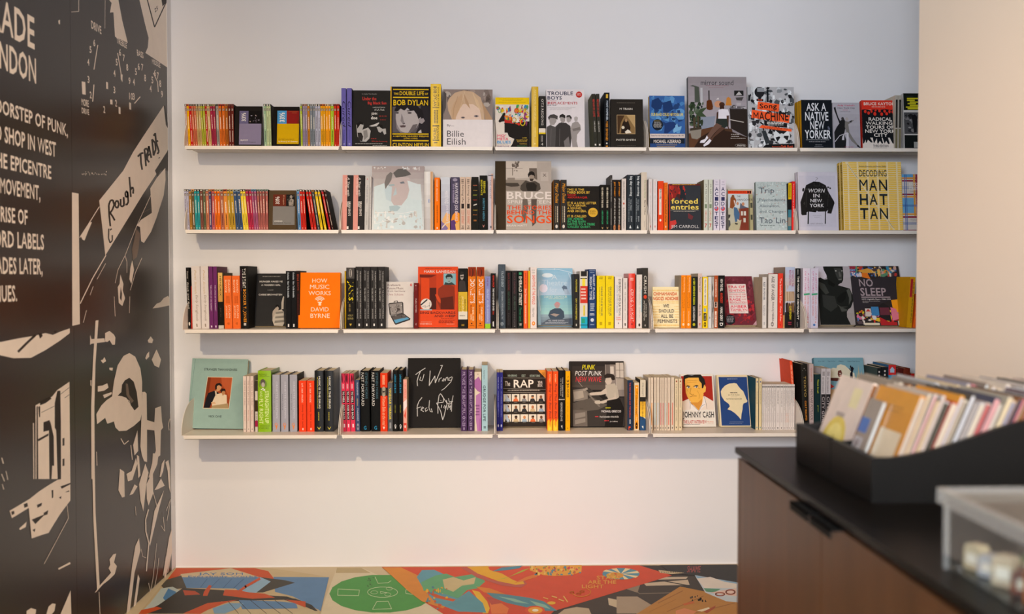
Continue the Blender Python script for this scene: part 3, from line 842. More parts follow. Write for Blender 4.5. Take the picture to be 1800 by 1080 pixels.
face(1, '1b', 583, 75, 1003, 716, '201d22', 'black and yellow cover with greyscale portrait of a curly haired man',
 """R 583 75 594 716 e0b020;R 610 99 983 111 e8c020;R 610 184 983 196 e8c020;R 606 572 985 584 e8c020;R 606 642 985 654 e8c020
B 618 140 668 163 e8c020 THE;B 679 125 935 167 e8c020 DOUBLE LIFE;B 945 140 978 163 e8c020 OF;B 614 215 978 276 e8c020 BOB DYLAN;B 612 594 985 612 e8c020 A RESTLESS, HUNGRY FEELING;B 726 617 868 634 e8c020 (1941-1966);B 608 672 988 714 e8c020 CLINTON HEYLIN
P 5c565a 606,290 1000,280 1000,566 606,566;P 2a262a 900,280 1000,280 1000,566 850,566 880,500
P b4acac 640,320 700,300 790,300 850,320 880,380 905,400 880,470 850,520 790,566 700,566 680,540 655,480 640,420
P 221e20 625,330 640,290 700,272 790,268 870,285 920,330 935,400 900,400 878,420 860,370 830,330 790,330 760,300 730,330 690,310 650,345
P 8a8284 640,420 655,480 690,545 740,566 690,566 650,520;P 9a9294 880,420 930,410 945,440 915,470 885,460
E 655 355 18 8 3a3436;E 785 355 22 8 3a3436;P 3a3436 636,335 676,330 676,336 640,342;P 3a3436 755,330 815,325 818,332 760,338
P 8a8284 700,360 690,440 712,472 735,462 722,440 715,400;P 5a4a4c 680,490 720,484 750,490 735,508 695,510;P 3a3436 712,470 735,464 738,470 716,476
P 6a6264 820,480 870,470 850,520 800,560 770,566;P c8c0c0 870,560 905,530 912,566 880,566""", t=.03, spinecol='d8a820', hard=1)
spine(1, '1b', 1003, 1113, 47, 'ecc21c', 'thick yellow hardcover spine with black slab capitals',
 'RB 28 4 58 35 26211a BOB DYLAN;RB 68 5 80 35 26211a DOUBLE LIFE;R 18 36.5 82 37.5 26211a;RD 30 41 74 62 5a4a1c 3;R 18 65 82 66.5 26211a;RB 28 70 50 86 26211a HEYLIN;RB 56 68 78 86 26211a CLINTON;R 18 87.5 82 89 26211a;D 30 91.5 68 94 26211a 1', hard=1, side='ecc21c', back='2a2420', gloss=1)
face(1, '1b', 1136, 105, 1655, 716, 'e2d9d8', 'white rounded-corner cover with photo of a fair-haired child above serif title',
 """R 1136 105 1655 424 8a7a72;K 1136 106 1655 300 5 40 20 60 9c8a80,786860,b0a49a,68584e;P 4c4440 1136,120 1170,150 1165,300 1140,370 1136,300
P c8a888 1200,200 1260,140 1350,115 1450,130 1530,190 1560,300 1570,424 1230,424 1190,330 1180,250
P e0c4b0 1270,300 1340,260 1450,260 1520,310 1540,424 1270,424;P c4a07c 1250,250 1330,150 1350,250 1300,330 1260,424 1230,424 1220,330
P b89470 1350,140 1400,240 1420,310 1370,250;P d4b48e 1440,140 1500,220 1540,330 1490,280;P b08c68 1540,230 1620,360 1655,424 1580,424
L a8845c 4 1290,180 1250,300 1240,420;L d8bc98 4 1360,130 1330,260 1300,340;L d8bc98 4 1450,140 1490,260 1520,320
E 1344 402 22 10 7a6a6c;E 1484 386 24 10 74686e;E 1345 402 8 8 3c3438;E 1484 386 8 8 3c3438
R 1136 424 1655 716 e6dddc;T 1178 472 1215 502 3c3638 By;L 3c3638 2 1220,490 1252,490;T 1178 540 1354 605 3c3638 Billie;T 1178 620 1372 688 3c3638 Eilish""", t=.022, round_=1, gloss=1)
face(1, '1c', 65, 190, 420, 717, 'e0d4c8', 'white cover with yellow top band and silhouette of a head with colourful curls',
 """R 65 190 420 264 f0c80c;D 82 204 405 213 b09008 1;D 115 222 370 230 b09008 1;D 85 240 400 248 b09008 1
P 241f1c 155,460 420,440 420,717 215,717 240,680 262,625 205,600 190,560 165,530 172,500
P 241f1c 95,440 110,415 150,350 170,350 165,440 130,445 110,455;R 160 380 240 480 c03028
K 160 266 420 500 11 46 14 34 d83428,e0b82c,4a9c54,3c84b8,e8e0d0,8c3c6c,e07828
K 68 275 180 370 12 16 10 24 d83428,4a9c54,e0b82c,e8e0d0,3c84b8
O 215 365 22 22 9 f0e8d8;O 262 425 20 22 8 e0b82c;O 325 380 20 22 8 e8e8e0;O 285 330 20 24 8 d83428;O 350 450 24 34 9 f0d030;O 400 340 14 20 7 f0e8d8;O 330 300 22 24 7 e8d88c;O 110 330 16 20 6 4a9c54
P 241f1c 160,455 290,470 330,500 420,480 420,560 160,560
B 84 578 172 606 e03060 MO';B 84 611 200 640 e03060 META;B 84 644 225 674 2090c8 BLUES;D 84 680 200 686 8c7c78 1;B 84 696 206 711 6c2c6c QUESTLOVE
T 346 606 393 622 c8a838 AHMIR;B 284 630 400 662 b89838 "QUESTLOVE";T 316 668 392 684 b89838 THOMPSON;D 290 697 392 706 4a8c54 1""", t=.02, n=2, spinecol='e8c010')
spine(1, '1c', 445, 518, 75, 'd8ae20', 'gold metallic hardcover spine with pale capitals', 'RT 42 5 66 56 f0dc88 ANDREW RIDGELEY;RD 42 66 62 82 e8d070 1;R 40 92 60 94 e8d070', hard=1, gloss=1, side='4c4020')
spine(1, '1c', 522, 595, 175, '2c2a28', 'charcoal hardcover spine with a white and yellow band', 'RT 38 6 68 56 e8e0d4 OTIS REDDING;R 0 62 100 70 e8dccc;R 0 70 100 73 e0c020;RD 30 76 60 88 a8a098 2;T 36 90 64 95 e0d8cc 4', hard=1)
face(1, '1c', 598, 105, 1000, 717, 'e2dadb', 'white cover with navy title, red roundel and four men in grey',
 """B 612 127 880 166 34344c TROUBLE;B 612 175 762 214 34344c BOYS;T 612 219 706 229 b03038 THE TRUE STORY OF;B 626 234 926 263 b83038 REPLACEMENTS;R 613 234 623 263 b83038;B 612 267 706 277 34344c BOB MEHR
E 943 159 33 33 c03028;D 920 145 966 172 e8c0b8 3;D 612 293 908 299 8c8484 1;D 614 306 880 312 8c8484 1;D 620 318 840 324 8c8484 1
P 54504e 602,500 640,480 690,500 730,460 760,450 810,460 850,500 860,600 850,717 602,717;P 3c3836 700,500 740,460 800,455 850,490 862,600 850,717 690,717
P a09894 625,400 660,372 700,390 705,440 680,480 640,480 630,440;P 4c4644 615,400 640,372 680,366 718,385 715,425 690,410 640,405 625,430
P a09894 742,400 765,385 795,395 795,440 770,460 748,440;P 302c2a 733,405 740,375 770,362 798,380 798,410 760,395
P a8a09c 808,400 835,385 862,400 855,440 830,455 812,440;P 383432 805,400 815,378 845,374 866,400 860,425 840,395
P b0a8a4 890,400 910,388 930,400 925,435 905,445 892,430;P 9c9490 870,460 900,445 930,445 955,480 960,530 920,580 915,650 930,717 870,717 850,520
P 7c7470 870,520 950,500 955,530 880,545;P 787270 780,650 830,600 850,717 790,717;L 6c6664 4 740,520 735,700;L 6c6664 4 650,520 640,700""", t=.03)
for a in (1103, 1147):
    spine(1, '1c', a, a + 39, 150, '33322a', 'dark olive paperback with blocky red title, leaning left', 'RB 22 10 76 42 c83830 REMAIN IN LOVE;RT 34 50 64 70 e8e0d4 CHRIS FRANTZ;R 30 92 70 95 e8e0d4', lean=-26, side='6a6850')
spine(1, '1c', 1212, 1268, 137, '15181c', 'glossy black paperback with white and amber capitals', 'RB 30 14 72 50 c8d4e0 WHAT HAPPENED,;RB 30 52 72 86 e09020 MISS SIMONE?;R 30 3 70 10 d8b040;E 50 91 14 1.6 e8e0d4;R 30 95 70 97 e09020', hard=0)
face(1, '1c', 1272, 208, 1613, 712, '2a2520', 'dark brown cover with small square sepia photo and spaced capitals',
 """D 1330 243 1540 252 6c6458 1;B 1368 298 1502 318 e0d8cc M TRAIN;R 1338 369 1530 566 c8a878;R 1342 373 1526 561 8a6c44;P 4a3420 1342,373 1420,373 1380,450 1360,561 1342,561
P b89868 1440,373 1526,373 1526,500 1480,430;P 2a1e16 1400,450 1420,410 1445,408 1460,440 1480,500 1470,561 1380,561 1385,500;E 1435 425 14 18 a8845c;E 1402 500 16 16 e0d4bc;P e8dcc8 1420,545 1450,520 1470,530 1490,555 1430,561
B 1330 618 1532 637 d8d0c0 PATTI SMITH;D 1318 686 1545 693 6c6458 1""", t=.018)
face(1, '1d', 130, 248, 527, 838, '2c4a80', 'blue crowd-photo cover with yellow title and black roundel',
 """R 130 248 527 675 3460a0;K 132 250 525 670 21 60 18 60 2a4474,3c6cac,5c94c8,244070,4a80b8;P 1e3868 160,300 230,270 280,330 260,400 190,410 150,370;P 1e3868 280,330 370,300 400,400 330,440 290,420;P 78acd4 390,640 420,580 440,560 450,600 490,590 480,630 430,650 400,670;P 20386c 300,560 400,540 420,600 330,672 290,672
B 148 443 508 478 e8d040 OUR BAND COULD BE YOUR LIFE;E 219 577 61 64 18202c;D 172 545 266 612 a8a4a0 6;D 175 530 262 538 c8a838 1
R 130 677 524 725 d8c8c0;B 143 688 510 712 30384c Scenes from the American Indie Underground 1981-1991;R 130 729 520 787 1c2430;B 172 744 478 782 e0d4cc MICHAEL AZERRAD;D 190 800 450 808 c8a838 1;D 206 818 430 826 c8a838 1""", t=.026, n=1, spinecol='b8942c')
face(1, '1d', 568, 34, 1226, 845, '8c8488', 'tall photo cover of a seated person in a white shirt beside a potted palm',
 """G 568 34 1226 620 948c90 a8a0a8 8;P 302018 568,700 860,590 1226,720 1226,845 568,845;P 5c3c28 568,680 860,585 900,600 700,720 620,845 568,845;P 8890a0 640,500 870,480 850,600 720,630 640,600
T 712 72 1078 128 343238 mirror sound;D 758 132 1040 142 8c5058 1;D 792 152 1000 160 8c5058 1
P 4c5248 590,140 640,150 640,330 700,320 690,150 620,130;R 706 160 730 340 b8b8bc;K 570 320 740 620 22 50 14 40 2c3828,3c4c34,1c2820,50604a;P 3c4c34 640,500 700,400 780,380 690,480;P 3c4c34 640,450 720,440 770,490 690,490;R 620 500 645 620 4c4030;R 666 480 684 610 4c4030
P 8c8478 578,640 712,620 700,720 660,745 600,735;P 40382c 585,620 710,605 712,630 580,650;R 795 190 808 320 1c1410;P 5c2c10 775,310 800,295 828,300 845,370 840,405 808,415 775,405 770,370
E 905 345 45 38 c89070;P d8d0d0 880,295 905,270 915,290;P c48038 985,360 1000,275 1020,262 1045,280 1055,360;P 2c2420 1030,390 1226,400 1226,720 1040,620;R 1040 370 1210 400 605c60;K 1060 350 1220 400 23 14 8 18 c0bcc0,787478,3c3838;L c8c0b8 8 1030,520 1185,550;P 4c3424 960,620 1050,625 1060,660 980,650
R 1085 190 1190 250 1c1c1c;P b8b4b4 1100,245 1140,200 1175,240;P 484444 1100,270 1190,265 1170,305 1110,300;R 1110 330 1160 360 b0a8ac
E 945 350 32 28 4a2c20;E 945 385 26 28 3c241c;P e0dce4 905,410 945,400 1010,405 1030,470 1005,475 1000,512 900,510;P 4a3024 885,440 905,430 900,520 880,510;P 4a3024 995,475 1020,475 1015,600 1030,660 1000,600
P 2a302c 880,510 1000,510 1010,590 960,625 870,570;P 6c5044 880,560 940,590 850,680 790,760 760,720 830,620;P 583c30 930,600 975,620 850,720 820,770 800,750;P e4e0e8 770,700 785,730 740,785 690,785 700,760 750,740;P e4e0e8 800,740 820,760 790,800 735,828 728,810 770,770
D 1035 685 1135 698 d0c8c0 1;D 1035 708 1145 720 d0c8c0 1;D 1035 730 1215 740 d0c8c0 1;O 1146 813 62 18 2 a8a09c;B 1110 805 1200 822 d0c8c0 PRESTEL""", t=.028, n=1, hard=1, spinecol='5c5c60')
face(1, '1d', 1236, 148, 1758, 848, 'b0b0b4', 'black and white collage cover with tilted orange title strips', 
 """K 1236 148 1758 848 31 260 10 38 1c1c20,c4c8cc,4c5054,e0e4e8,2c2c30,888c90;R 1300 150 1345 300 d0d4d8;E 1370 210 56 60 222226;R 1345 160 1425 205 90949a;R 1450 180 1472 320 14181c;E 1610 700 92 88 d4d8dc;P 1c1c20 1610,700 1540,640 1610,612 1680,640;P 1c1c20 1610,700 1560,770 1540,720;P 1c1c20 1610,700 1675,760 1690,700;E 1610 700 26 26 c8ccd0;P 303438 1385,650 1430,640 1480,780 1430,800
P 1a1a1c 1335,285 1412,288 1410,312 1335,310;B 1350 290 1398 309 e85028 THE;P f05c2c 1350,315 1592,345 1580,432 1342,402;P f05c2c 1282,408 1705,470 1695,558 1272,500;P 1a1a1c 1415,525 1675,560 1672,610 1418,585;P f05c2c 1385,582 1720,625 1722,655 1358,612
B 1368 338 1562 410 1c1816 Song;B 1298 432 1690 532 1c1816 MACHINE;B 1448 410 1545 434 1c1816 OF THE;D 1440 545 1650 590 e0dcd8 3;T 1410 598 1685 634 7c2814 David Watt & Matthew Tweak
P 141416 1430,800 1757,790 1757,848 1380,848;T 1500 818 1590 832 e05030 Illustrated by;I 1595 808 1735 840 e05030 Daft Punk""", t=.012)
face(1, '1e', 165, 230, 510, 787, '14191f', 'black cover with huge white condensed capitals and yellow spine',
 """B 224 265 445 358 e4e4e8 ASK A;B 208 368 468 468 e4e4e8 NATIVE;B 262 472 422 568 e4e4e8 NEW;B 200 574 492 674 e4e4e8 YORKER;D 205 684 492 694 c8c8cc 1;D 235 706 465 716 c8c8cc 1;D 310 742 396 750 a8a8ac 1;D 298 760 410 767 888890 1
P 5c6070 455,535 470,530 485,560 478,575 460,565""", t=.024, n=3, spinecol='e8a818')
face(1, '1e', 518, 262, 822, 792, 'b4b0b8', 'grey photo cover of two figures with arms flung out',
 """G 519 263 821 790 b0acb4 a09ca4 4;B 573 284 766 307 c03858 Andy Warhol's;B 576 315 768 336 34303c New York City;D 625 345 690 354 b84860 1;D 588 362 740 370 5c5460 1
P 1e1e20 530,320 550,310 560,360 580,430 600,470 640,440 660,480 655,560 640,620 700,792 535,792 530,600 560,540 590,500 555,400 540,360
P 787470 655,470 690,480 760,455 780,435 785,445 720,490 690,510 700,600 740,670 790,740 830,775 800,770 720,700 670,610 650,540;E 675 450 18 20 a8a09c;E 628 445 16 18 3c3838;P 262628 700,480 730,460 725,490;P c8c4cc 620,650 640,620 640,690 615,690;P c4c0c8 670,610 690,610 690,790 655,790
L d0ccd4 6 535,710 590,640 680,605;R 750 440 790 500 a8a4ac;D 632 765 745 774 b03850 1;P 1c1c1e 790,740 832,775 830,785 780,760""", t=.014, n=2)
face(1, '1e', 846, 235, 1232, 795, 'ddd2c8', 'red, black and cream cover with crowd silhouettes and block capitals',
 """R 846 235 1232 345 d43424;P 15181c 846,345 880,338 940,350 990,338 1050,345 1110,335 1170,345 1232,338 1232,665 846,665;B 870 258 1218 293 ecdcd0 BRUCE KAYTON;D 958 308 1125 320 ecc8b8 1
E 885 365 15 18 d43424;E 922 382 15 19 d43424;E 955 362 12 18 d43424;E 992 392 17 22 d43424;E 1045 358 15 16 d43424;E 1068 395 16 20 d43424;E 1103 360 14 18 d43424;E 1125 390 15 18 d43424;E 1157 365 13 20 d43424;E 1195 368 15 18 d43424;E 1222 385 10 18 d43424;E 1000 352 12 12 d43424
B 920 432 1182 472 e4dcd4 RADICAL;B 888 480 1185 518 e4dcd4 WALKING;B 888 526 1200 564 e4dcd4 TOURS OF;B 878 570 1215 612 e4dcd4 NEW YORK;B 974 615 1130 656 e4dcd4 CITY
P 15181c 846,665 890,665 862,730 850,735;P 15181c 880,665 930,665 960,720 940,722 905,690 890,725 880,722;P 15181c 960,665 1010,665 985,710 970,735;P 15181c 1005,665 1060,665 1075,730 1060,735 1040,700 1020,735 1010,730;P 15181c 1070,665 1130,665 1150,735 1130,738 1110,700 1090,735;P 15181c 1150,665 1232,665 1232,730 1215,700 1190,735 1180,730
B 962 746 1133 773 2c2c30 THIRD EDITION;D 955 782 1138 789 7c7470 1""", t=.022, n=1, spinecol='c83020')
for a in (1237, 1276):
    spine(1, '1e', a, a + 36, 178, 'a8a298', 'pale spine with long black panel and gilt strip', 'R 25 8 85 60 1c1c1c;R 40 12 60 58 3c3830;R 25 62 85 98 6c6448', side='c0b4a4')
face(1, '1e', 1316, 155, 1600, 795, 'd0ccc8', 'black photo-strip cover with yellow marker lines at the pillar edge',
 """R 1318 157 1600 350 141a14;R 1318 375 1600 622 4a4a4c;R 1318 635 1600 790 141816;R 1358 208 1484 224 c8c020;R 1358 230 1445 246 c8c020;R 1388 250 1484 264 c8c020;R 1364 268 1458 282 c8c020;R 1388 288 1484 304 c8c020;R 1344 308 1510 322 c8c020;R 1362 325 1510 340 c8c020
K 1320 380 1600 615 33 26 14 40 1c1c1e,7a7878,2c2c2e,909090;P 161618 1405,430 1440,395 1470,430 1455,600 1425,610;P 161618 1480,420 1520,410 1520,610 1490,600;R 1420 712 1560 780 9c9c98;D 1350 190 1440 198 3c4438 1""", t=.02)
# ================================================================ second row
ser(2, '2a', [83,107,131,159,188,220,248,281,310,341,371,400,429,459,491,532,565,599,637,671,700,730,763,791,818,849,878,907,941,968],
    [92,118,143,173,204,232,258,290,319,352,378,413,440,471,511,558,591,629,666,707,737,765,794,822,845,870,893,917,944,971], 318,
    ['b4b0c4,lilac white', 'b4b0c4,lilac white', 'a47430,bronze,8088a0', '605438,dark khaki,d89850', '2c9ca0,teal', '2c9ca0,teal', '804c40,russet', '606448,olive,988c80', 'c47454,terracotta', '54446c,plum,d89850',
     'b8585c,rose red,c87030', 'f07014,vivid orange,c8c0a0', 'f07014,vivid orange,c8c0a0', 'ac644c,clay,a8b098', 'e08c3c,apricot,a84030', 'bc942c,mustard,b8a878', 'bc942c,mustard,b8a878', '3c5478,slate blue,98a8b0', '3c5478,slate blue,98a8b0',
     'f0d03c,lemon', 'f0d03c,lemon', 'bc2c4c,cherry,a06068', 'bc2c4c,cherry,a06068', 'ac587c,orchid,5898b8', 'ac587c,orchid,5898b8', 'b4645c,dull rose,90a8a0', 'b4645c,dull rose,90a8a0', 'b4645c,dull rose,90a8a0', 'b4645c,dull rose,90a8a0'])
face(2, '2a', 990, 330, 1278, 756, '54422c', 'small brown paperback cover with grey lower panel and figure photo',
 """R 1035 375 1170 500 6c2c1c;R 1170 375 1262 500 1c1a18;R 1033 502 1262 702 84807c;QB 1058 398 1100 478 f4efe6 33⅓;RB 1135 382 1152 485 c89878 D'Angelo;E 1222 400 14 18 a09488;P a09488 1195,440 1225,418 1250,430 1245,495 1200,495;K 1175 380 1260 498 7 10 4 12 4c4844
B 1046 655 1134 668 f0ece4 VOODOO;T 1046 676 1225 690 2c2824 by Faith A. Pennick""", t=.010)
ser(2, '2a', [1268,1298,1330], [1285,1318,1350], 320, ['5c8cbc,sky blue,98b8c0', 'd0281c,scarlet'])
for a, b, c, h in ((1350, 1375, -20, 'd0281c,scarlet'), (1423, 1450, -60, 'd0281c,scarlet'), (1455, 1482, -62, 'd0281c,scarlet'), (1490, 1515, -65, '4c5054,steel grey,d89850'), (1522, 1550, -67, 'ecc41c,canary'), (1562, 1588, -74, 'ecc41c,canary'), (1607, 1630, -80, 'c42828,carmine,a06068'), (1640, 1662, -84, '3c1c18,dark brown,2a2420')):
    ser(2, '2a', [a + c, b + c], [a, b], 322, [h])
for a, b in ((65, 177), (180, 295)):
    spine(2, '2b', a, b, 167, '2f2c2b', 'thick two-tone pink and charcoal paperback spine', 'R 0 0 45 100 e49c90;RI 46 4 68 38 f0e8e0 A Year with;RI 24 5 42 36 f0e8e0 Swollen Appendices;RB 58 48 80 74 f0e8e0 BRIAN ENO\'S;RB 42 48 58 58 f0e8e0 DIARY;R 46 93 62 98 f0e8e0', lean=12, side='2a2020')
spine(2, '2b', 303, 348, 182, 'ccc8c4', 'pale grey paperback with faint upright lettering', 'RT 35 16 66 50 8c8490 THE SHAPE OF MUSIC;R 40 4 60 6 c05850;RD 40 66 60 90 a8a4a0 1', lean=12)
spine(2, '2b', 352, 372, 182, 'b8b0a8', 'thin silvery paperback squeezed beside the shrinkwrapped book', 'RD 30 20 70 80 8c8480 1', gloss=1, lean=8)
face(2, '2b', 388, 73, 938, 766, 'a89c9c', 'large shrinkwrapped cover with pale blurred portrait and dark hair',
 """G 388 73 938 766 a09292 ccd0d0 10;P c4d4d8 410,300 520,260 900,270 925,760 410,760;P 403c3c 610,150 660,105 730,100 780,140 800,165 740,185 640,200;P 5c5656 520,260 540,180 580,140 605,150 590,240 550,290 530,330
P b8a8a8 560,280 600,210 700,190 780,200 800,260 760,420 700,500 620,500 570,420;P b4c8d0 520,330 570,290 600,300 590,460 540,440;P 5c6470 680,250 720,240 735,262 690,266;P 8ca4ac 560,275 620,270 630,286 570,292;P a8bcc4 640,300 650,380 610,400;P 9cb4bc 570,510 650,500 690,520 660,560 580,570;P c8d4d8 760,230 900,280 915,450 800,430
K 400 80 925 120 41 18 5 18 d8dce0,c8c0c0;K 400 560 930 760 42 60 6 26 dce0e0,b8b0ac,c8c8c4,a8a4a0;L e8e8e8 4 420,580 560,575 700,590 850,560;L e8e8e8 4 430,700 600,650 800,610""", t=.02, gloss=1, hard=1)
spine(2, '2b', 935, 1030, 132, 'd0c8c0', 'silver cream glossy hardcover spine with blue mark', 'R 70 0 96 100 c89c70;G 0 0 68 100 d8d4d0 b8b0ac 5;E 55 50 12 3.5 7484b0', hard=1, gloss=1, side='d8ccb8')
spine(2, '2b', 1043, 1100, 195, 'fa760a', 'bright orange paperback with spaced white capitals', 'RT 34 3 60 45 f8dcc0 HERBIE HANCOCK;RD 34 52 64 86 a85010 1;R 38 94 60 97 f8e8d8', side='e0700c')
spine(2, '2b', 1112, 1206, 190, 'a8a4b0', 'glare-washed grey paperback with flame pattern at foot', 'G 0 0 100 66 c0c4cc a09cac 5;P e0a040 20,78 60,66 100,70 100,100 0,100 0,90;P 6c4c84 0,82 40,88 80,96 60,100 0,100;RB 40 26 84 50 d4d0d4 HAWKWIND;RB 52 52 84 82 d0c8d0 JOE BANKS;L d8c0a0 3 10,95 60,86 100,84', gloss=1)  # glare painted into the pale base and upper gradient
spine(2, '2b', 1212, 1308, 190, '4c465c', 'grey purple paperback with orange flames at foot', 'P f0962c 20,72 60,64 100,68 100,100 0,100 0,86;P 5c3c74 0,82 40,80 80,92 60,100 0,100;P e8b060 50,88 100,82 100,100 60,100;RB 46 11 84 50 dcd4dc HAWKWIND;RB 24 13 40 48 b8a8c8 DAYS OF THE UNDERGROUND;RB 40 52 80 82 d8ccd8 JOE BANKS;E 50 5 26 3 9c94a8')
for a in (1313, 1373):
    spine(2, '2b', a, a + 55, 188, 'd2b8a4', 'cream paperback with black hand lettering and coral lower words', 'RB 24 5 70 12 3c302c III;RI 26 14 74 48 3c302c Setting the;R 24 50 76 59 2c2422;RT 24 62 76 88 cc6450 CODY RAMPART;RB 24 91 70 98 4c403c ME')
spine(2, '2b', 1433, 1508, 187, '1d1c18', 'black paperback with a column of tiny coloured words', 'B 22 15 80 17 c87050 more;B 22 24 80 26 b89038 things;B 22 33 80 35 9ca030 never;B 22 42 80 44 c83c28 happen;L d8d0c4 2 28,53 76,51;B 22 61 80 63 c8a030 real;B 18 70 82 72 d07840 already;B 30 80 70 83 c87838 2020')
spine(2, '2b', 1518, 1602, 172, '161614', 'tall black paperback with yellow and blue capitals', 'RB 48 10 74 32 d8c828 SEEING;RB 14 8 36 36 d8c828 SIDEWAYS;RT 40 42 64 82 5ca4c0 KRISTIN HERSH;P d88c84 34,89 50,92 66,89 50,95')
spine(2, '2b', 1608, 1662, 155, 'b8b0b8', 'glossy silver paperback with tan edge', 'R 60 0 100 100 c09078;R 0 2 100 4 484048;RT 30 10 60 44 6c6070 THE VELVET;R 40 92 70 96 4c3c3c', gloss=1)
face(2, '2c', 62, 22, 652, 776, 'b8ada0', 'large cover with dark brown cloth spine band, street photo and slab title',
 """R 62 22 175 776 3c3020;R 175 22 650 776 b4a89c;P 8c8074 175,230 400,230 400,350 175,350;P c8bcb0 175,22 500,22 500,200 175,220;R 508 40 650 350 b0a49a;R 540 140 620 240 bcb0a6;B 562 160 600 192 6c6058 X
K 235 22 320 100 51 14 8 24 7c7066,5c5048;R 240 95 250 180 8c8074;L 6c6056 3 175,102 350,102;P 484038 175,262 300,262 320,290 300,300 230,305 175,292;R 190 205 270 232 908478;P 6c6056 420,100 500,100 505,230 420,180;B 255 118 300 135 6c6056 76
P 241f1b 405,170 420,140 450,132 475,150 480,190 465,180 425,178 412,205;P 9c8c7e 418,185 440,172 470,180 470,225 450,245 425,235;P 3a302a 425,215 468,215 455,242 430,240
P 4c443c 330,290 380,235 430,250 480,240 530,270 540,330 505,355 350,355 325,330;P 2a2520 390,260 430,262 470,258 500,290 490,350 400,350 385,300
B 184 358 650 442 e4d8d0 BRUCE;B 190 452 648 488 dcd0c8 SPRINGSTEEN;P 6c6056 350,440 400,440 410,520 370,700 340,680;P 5c5048 440,440 500,440 490,700 450,740 440,560
B 188 510 655 556 e04a18 THE STORIES;B 184 564 652 608 e04a18 BEHIND THE;B 186 618 655 706 e8501c SONGS;T 182 720 396 740 e8e0d8 BRIAN HIATT""", t=.03, hard=1, spinecol='4c3c28')
for a in (678, 752):
    spine(2, '2c', a, a + 64, 218, '34302d', 'charcoal paperback with yellow orange gothic script title', 'RI 16 7 80 46 f0a020 Major Dudes;RD 26 52 46 84 9c8c70 1;RD 54 52 76 84 d8c8b0 1;E 50 92 20 3.6 d8ccc0', side='c87c20')
face(2, '2c', 810, 285, 1165, 768, '231f1b', 'black cover with yellow, red and green bold text lines and gold seal',
 """B 816 312 995 335 e8bc48 THIS IS THE;B 816 341 1056 368 e8bc48 THIRD BOOK BY;B 818 372 910 394 c42c20 HANIF;B 818 399 1034 424 c42c20 ABDURRAQIB.;B 818 458 1124 484 e8bc48 IT IS A LOVE LETTER;B 818 488 1016 514 e8bc48 TO A GROUP,;B 818 517 970 542 e8bc48 A SOUND,;B 818 546 1020 572 e8bc48 AND AN ERA.
B 818 602 1016 628 e8bc48 IT IS CALLED;B 820 632 985 656 3cac6c GO AHEAD;B 820 660 1012 686 3cac6c IN THE RAIN:;B 820 690 1105 716 3cac6c NOTES TO A TRIBE;B 820 720 1062 746 3cac6c CALLED QUEST.;E 1086 574 51 51 d8a838;D 1052 552 1120 598 8c6c20 4""", t=.016)
for a in (1170, 1222):
    spine(2, '2c', a, a + 48, 270, '1a1815', 'slim black paperback with white and green capitals', 'RB 28 6 66 50 ecdfc4 GO AHEAD IN THE RAIN;RB 28 56 66 86 30a068 ABDURRAQIB;P d8b070 30,92 50,94 70,92 50,97')
spine(2, '2c', 1275, 1297, 168, '3a3836', 'tall thin dark grey spine behind two black ones', 'RT 30 6 72 48 c8c0b8 THE SONGWRITERS SPEAK;RD 30 60 70 90 a8a098 1', side='4a4644')
for a in (1300, 1348):
    spine(2, '2c', a, a + 46, 218, '211c1a', 'black paperback with orange name over white title', 'RB 24 4 64 33 e89020 JEFF TWEEDY;RB 28 36 66 88 e4dcd0 LET\'S GO (SO WE CAN GET BACK);O 46 94 22 3 5 d08858')
spine(2, '2c', 1395, 1443, 205, 'd8ccc4', 'white paperback with spaced capitals and small red ornament', 'RT 30 6 66 40 4c4440 DEAN WAREHAM;E 48 48 18 2.2 c05038;RT 30 56 66 96 4c4440 BLACK POSTCARDS')
for a, w in ((1452, 72), (1532, 66)):
    spine(2, '2c', a, a + w, 165, '2c3238', 'slate hardcover with lower-case white title', 'RB 36 3 78 38 dce0e0 big day coming;RT 44 44 70 64 a8b0b4 YO LA TENGO;RD 20 42 36 84 7c8488 1;RT 50 74 76 84 c8ccd0 JESSE JARNOW;P d8dcdc 50,90 66,96 34,96', hard=0, side='30363c')
spine(2, '2c', 1600, 1660, 140, 'd4c6b4', 'tall cream hardcover with green and black words', 'RT 56 13 84 44 7c9c54 The Zeroes Diaries;RB 52 48 80 73 34302c Barry Miles;RD 50 84 66 94 b0a498 1', hard=1)
for a in (1680, 1727):
    spine(2, '2c', a, a + 42, 210, 'dcd4d2', 'slim white paperback with pale pink lettering', 'RT 36 6 62 28 d89c94 HOW MUSIC;RT 36 32 62 80 a89c9c HOW TO WRITE ONE SONG;R 42 90 58 94 c85048')
spine(2, '2d', 234, 298, 247, 'e8441c', 'orange red paperback with white title capsule', 'R 20 16 62 68 ecdcd0;RB 26 17 58 37 1c1818 Howdy;RD 34 42 54 64 d8b8a8 1;E 44 79 18 2.6 f4e0d0', side='e8441c')
spine(2, '2d', 303, 345, 265, 'e8701c', 'thin orange paperback with dark lower lettering', 'RT 36 5 64 24 a84c14 THE;RB 30 35 72 82 4c2414 the basketball diaries;R 40 90 60 94 f0e0d0')
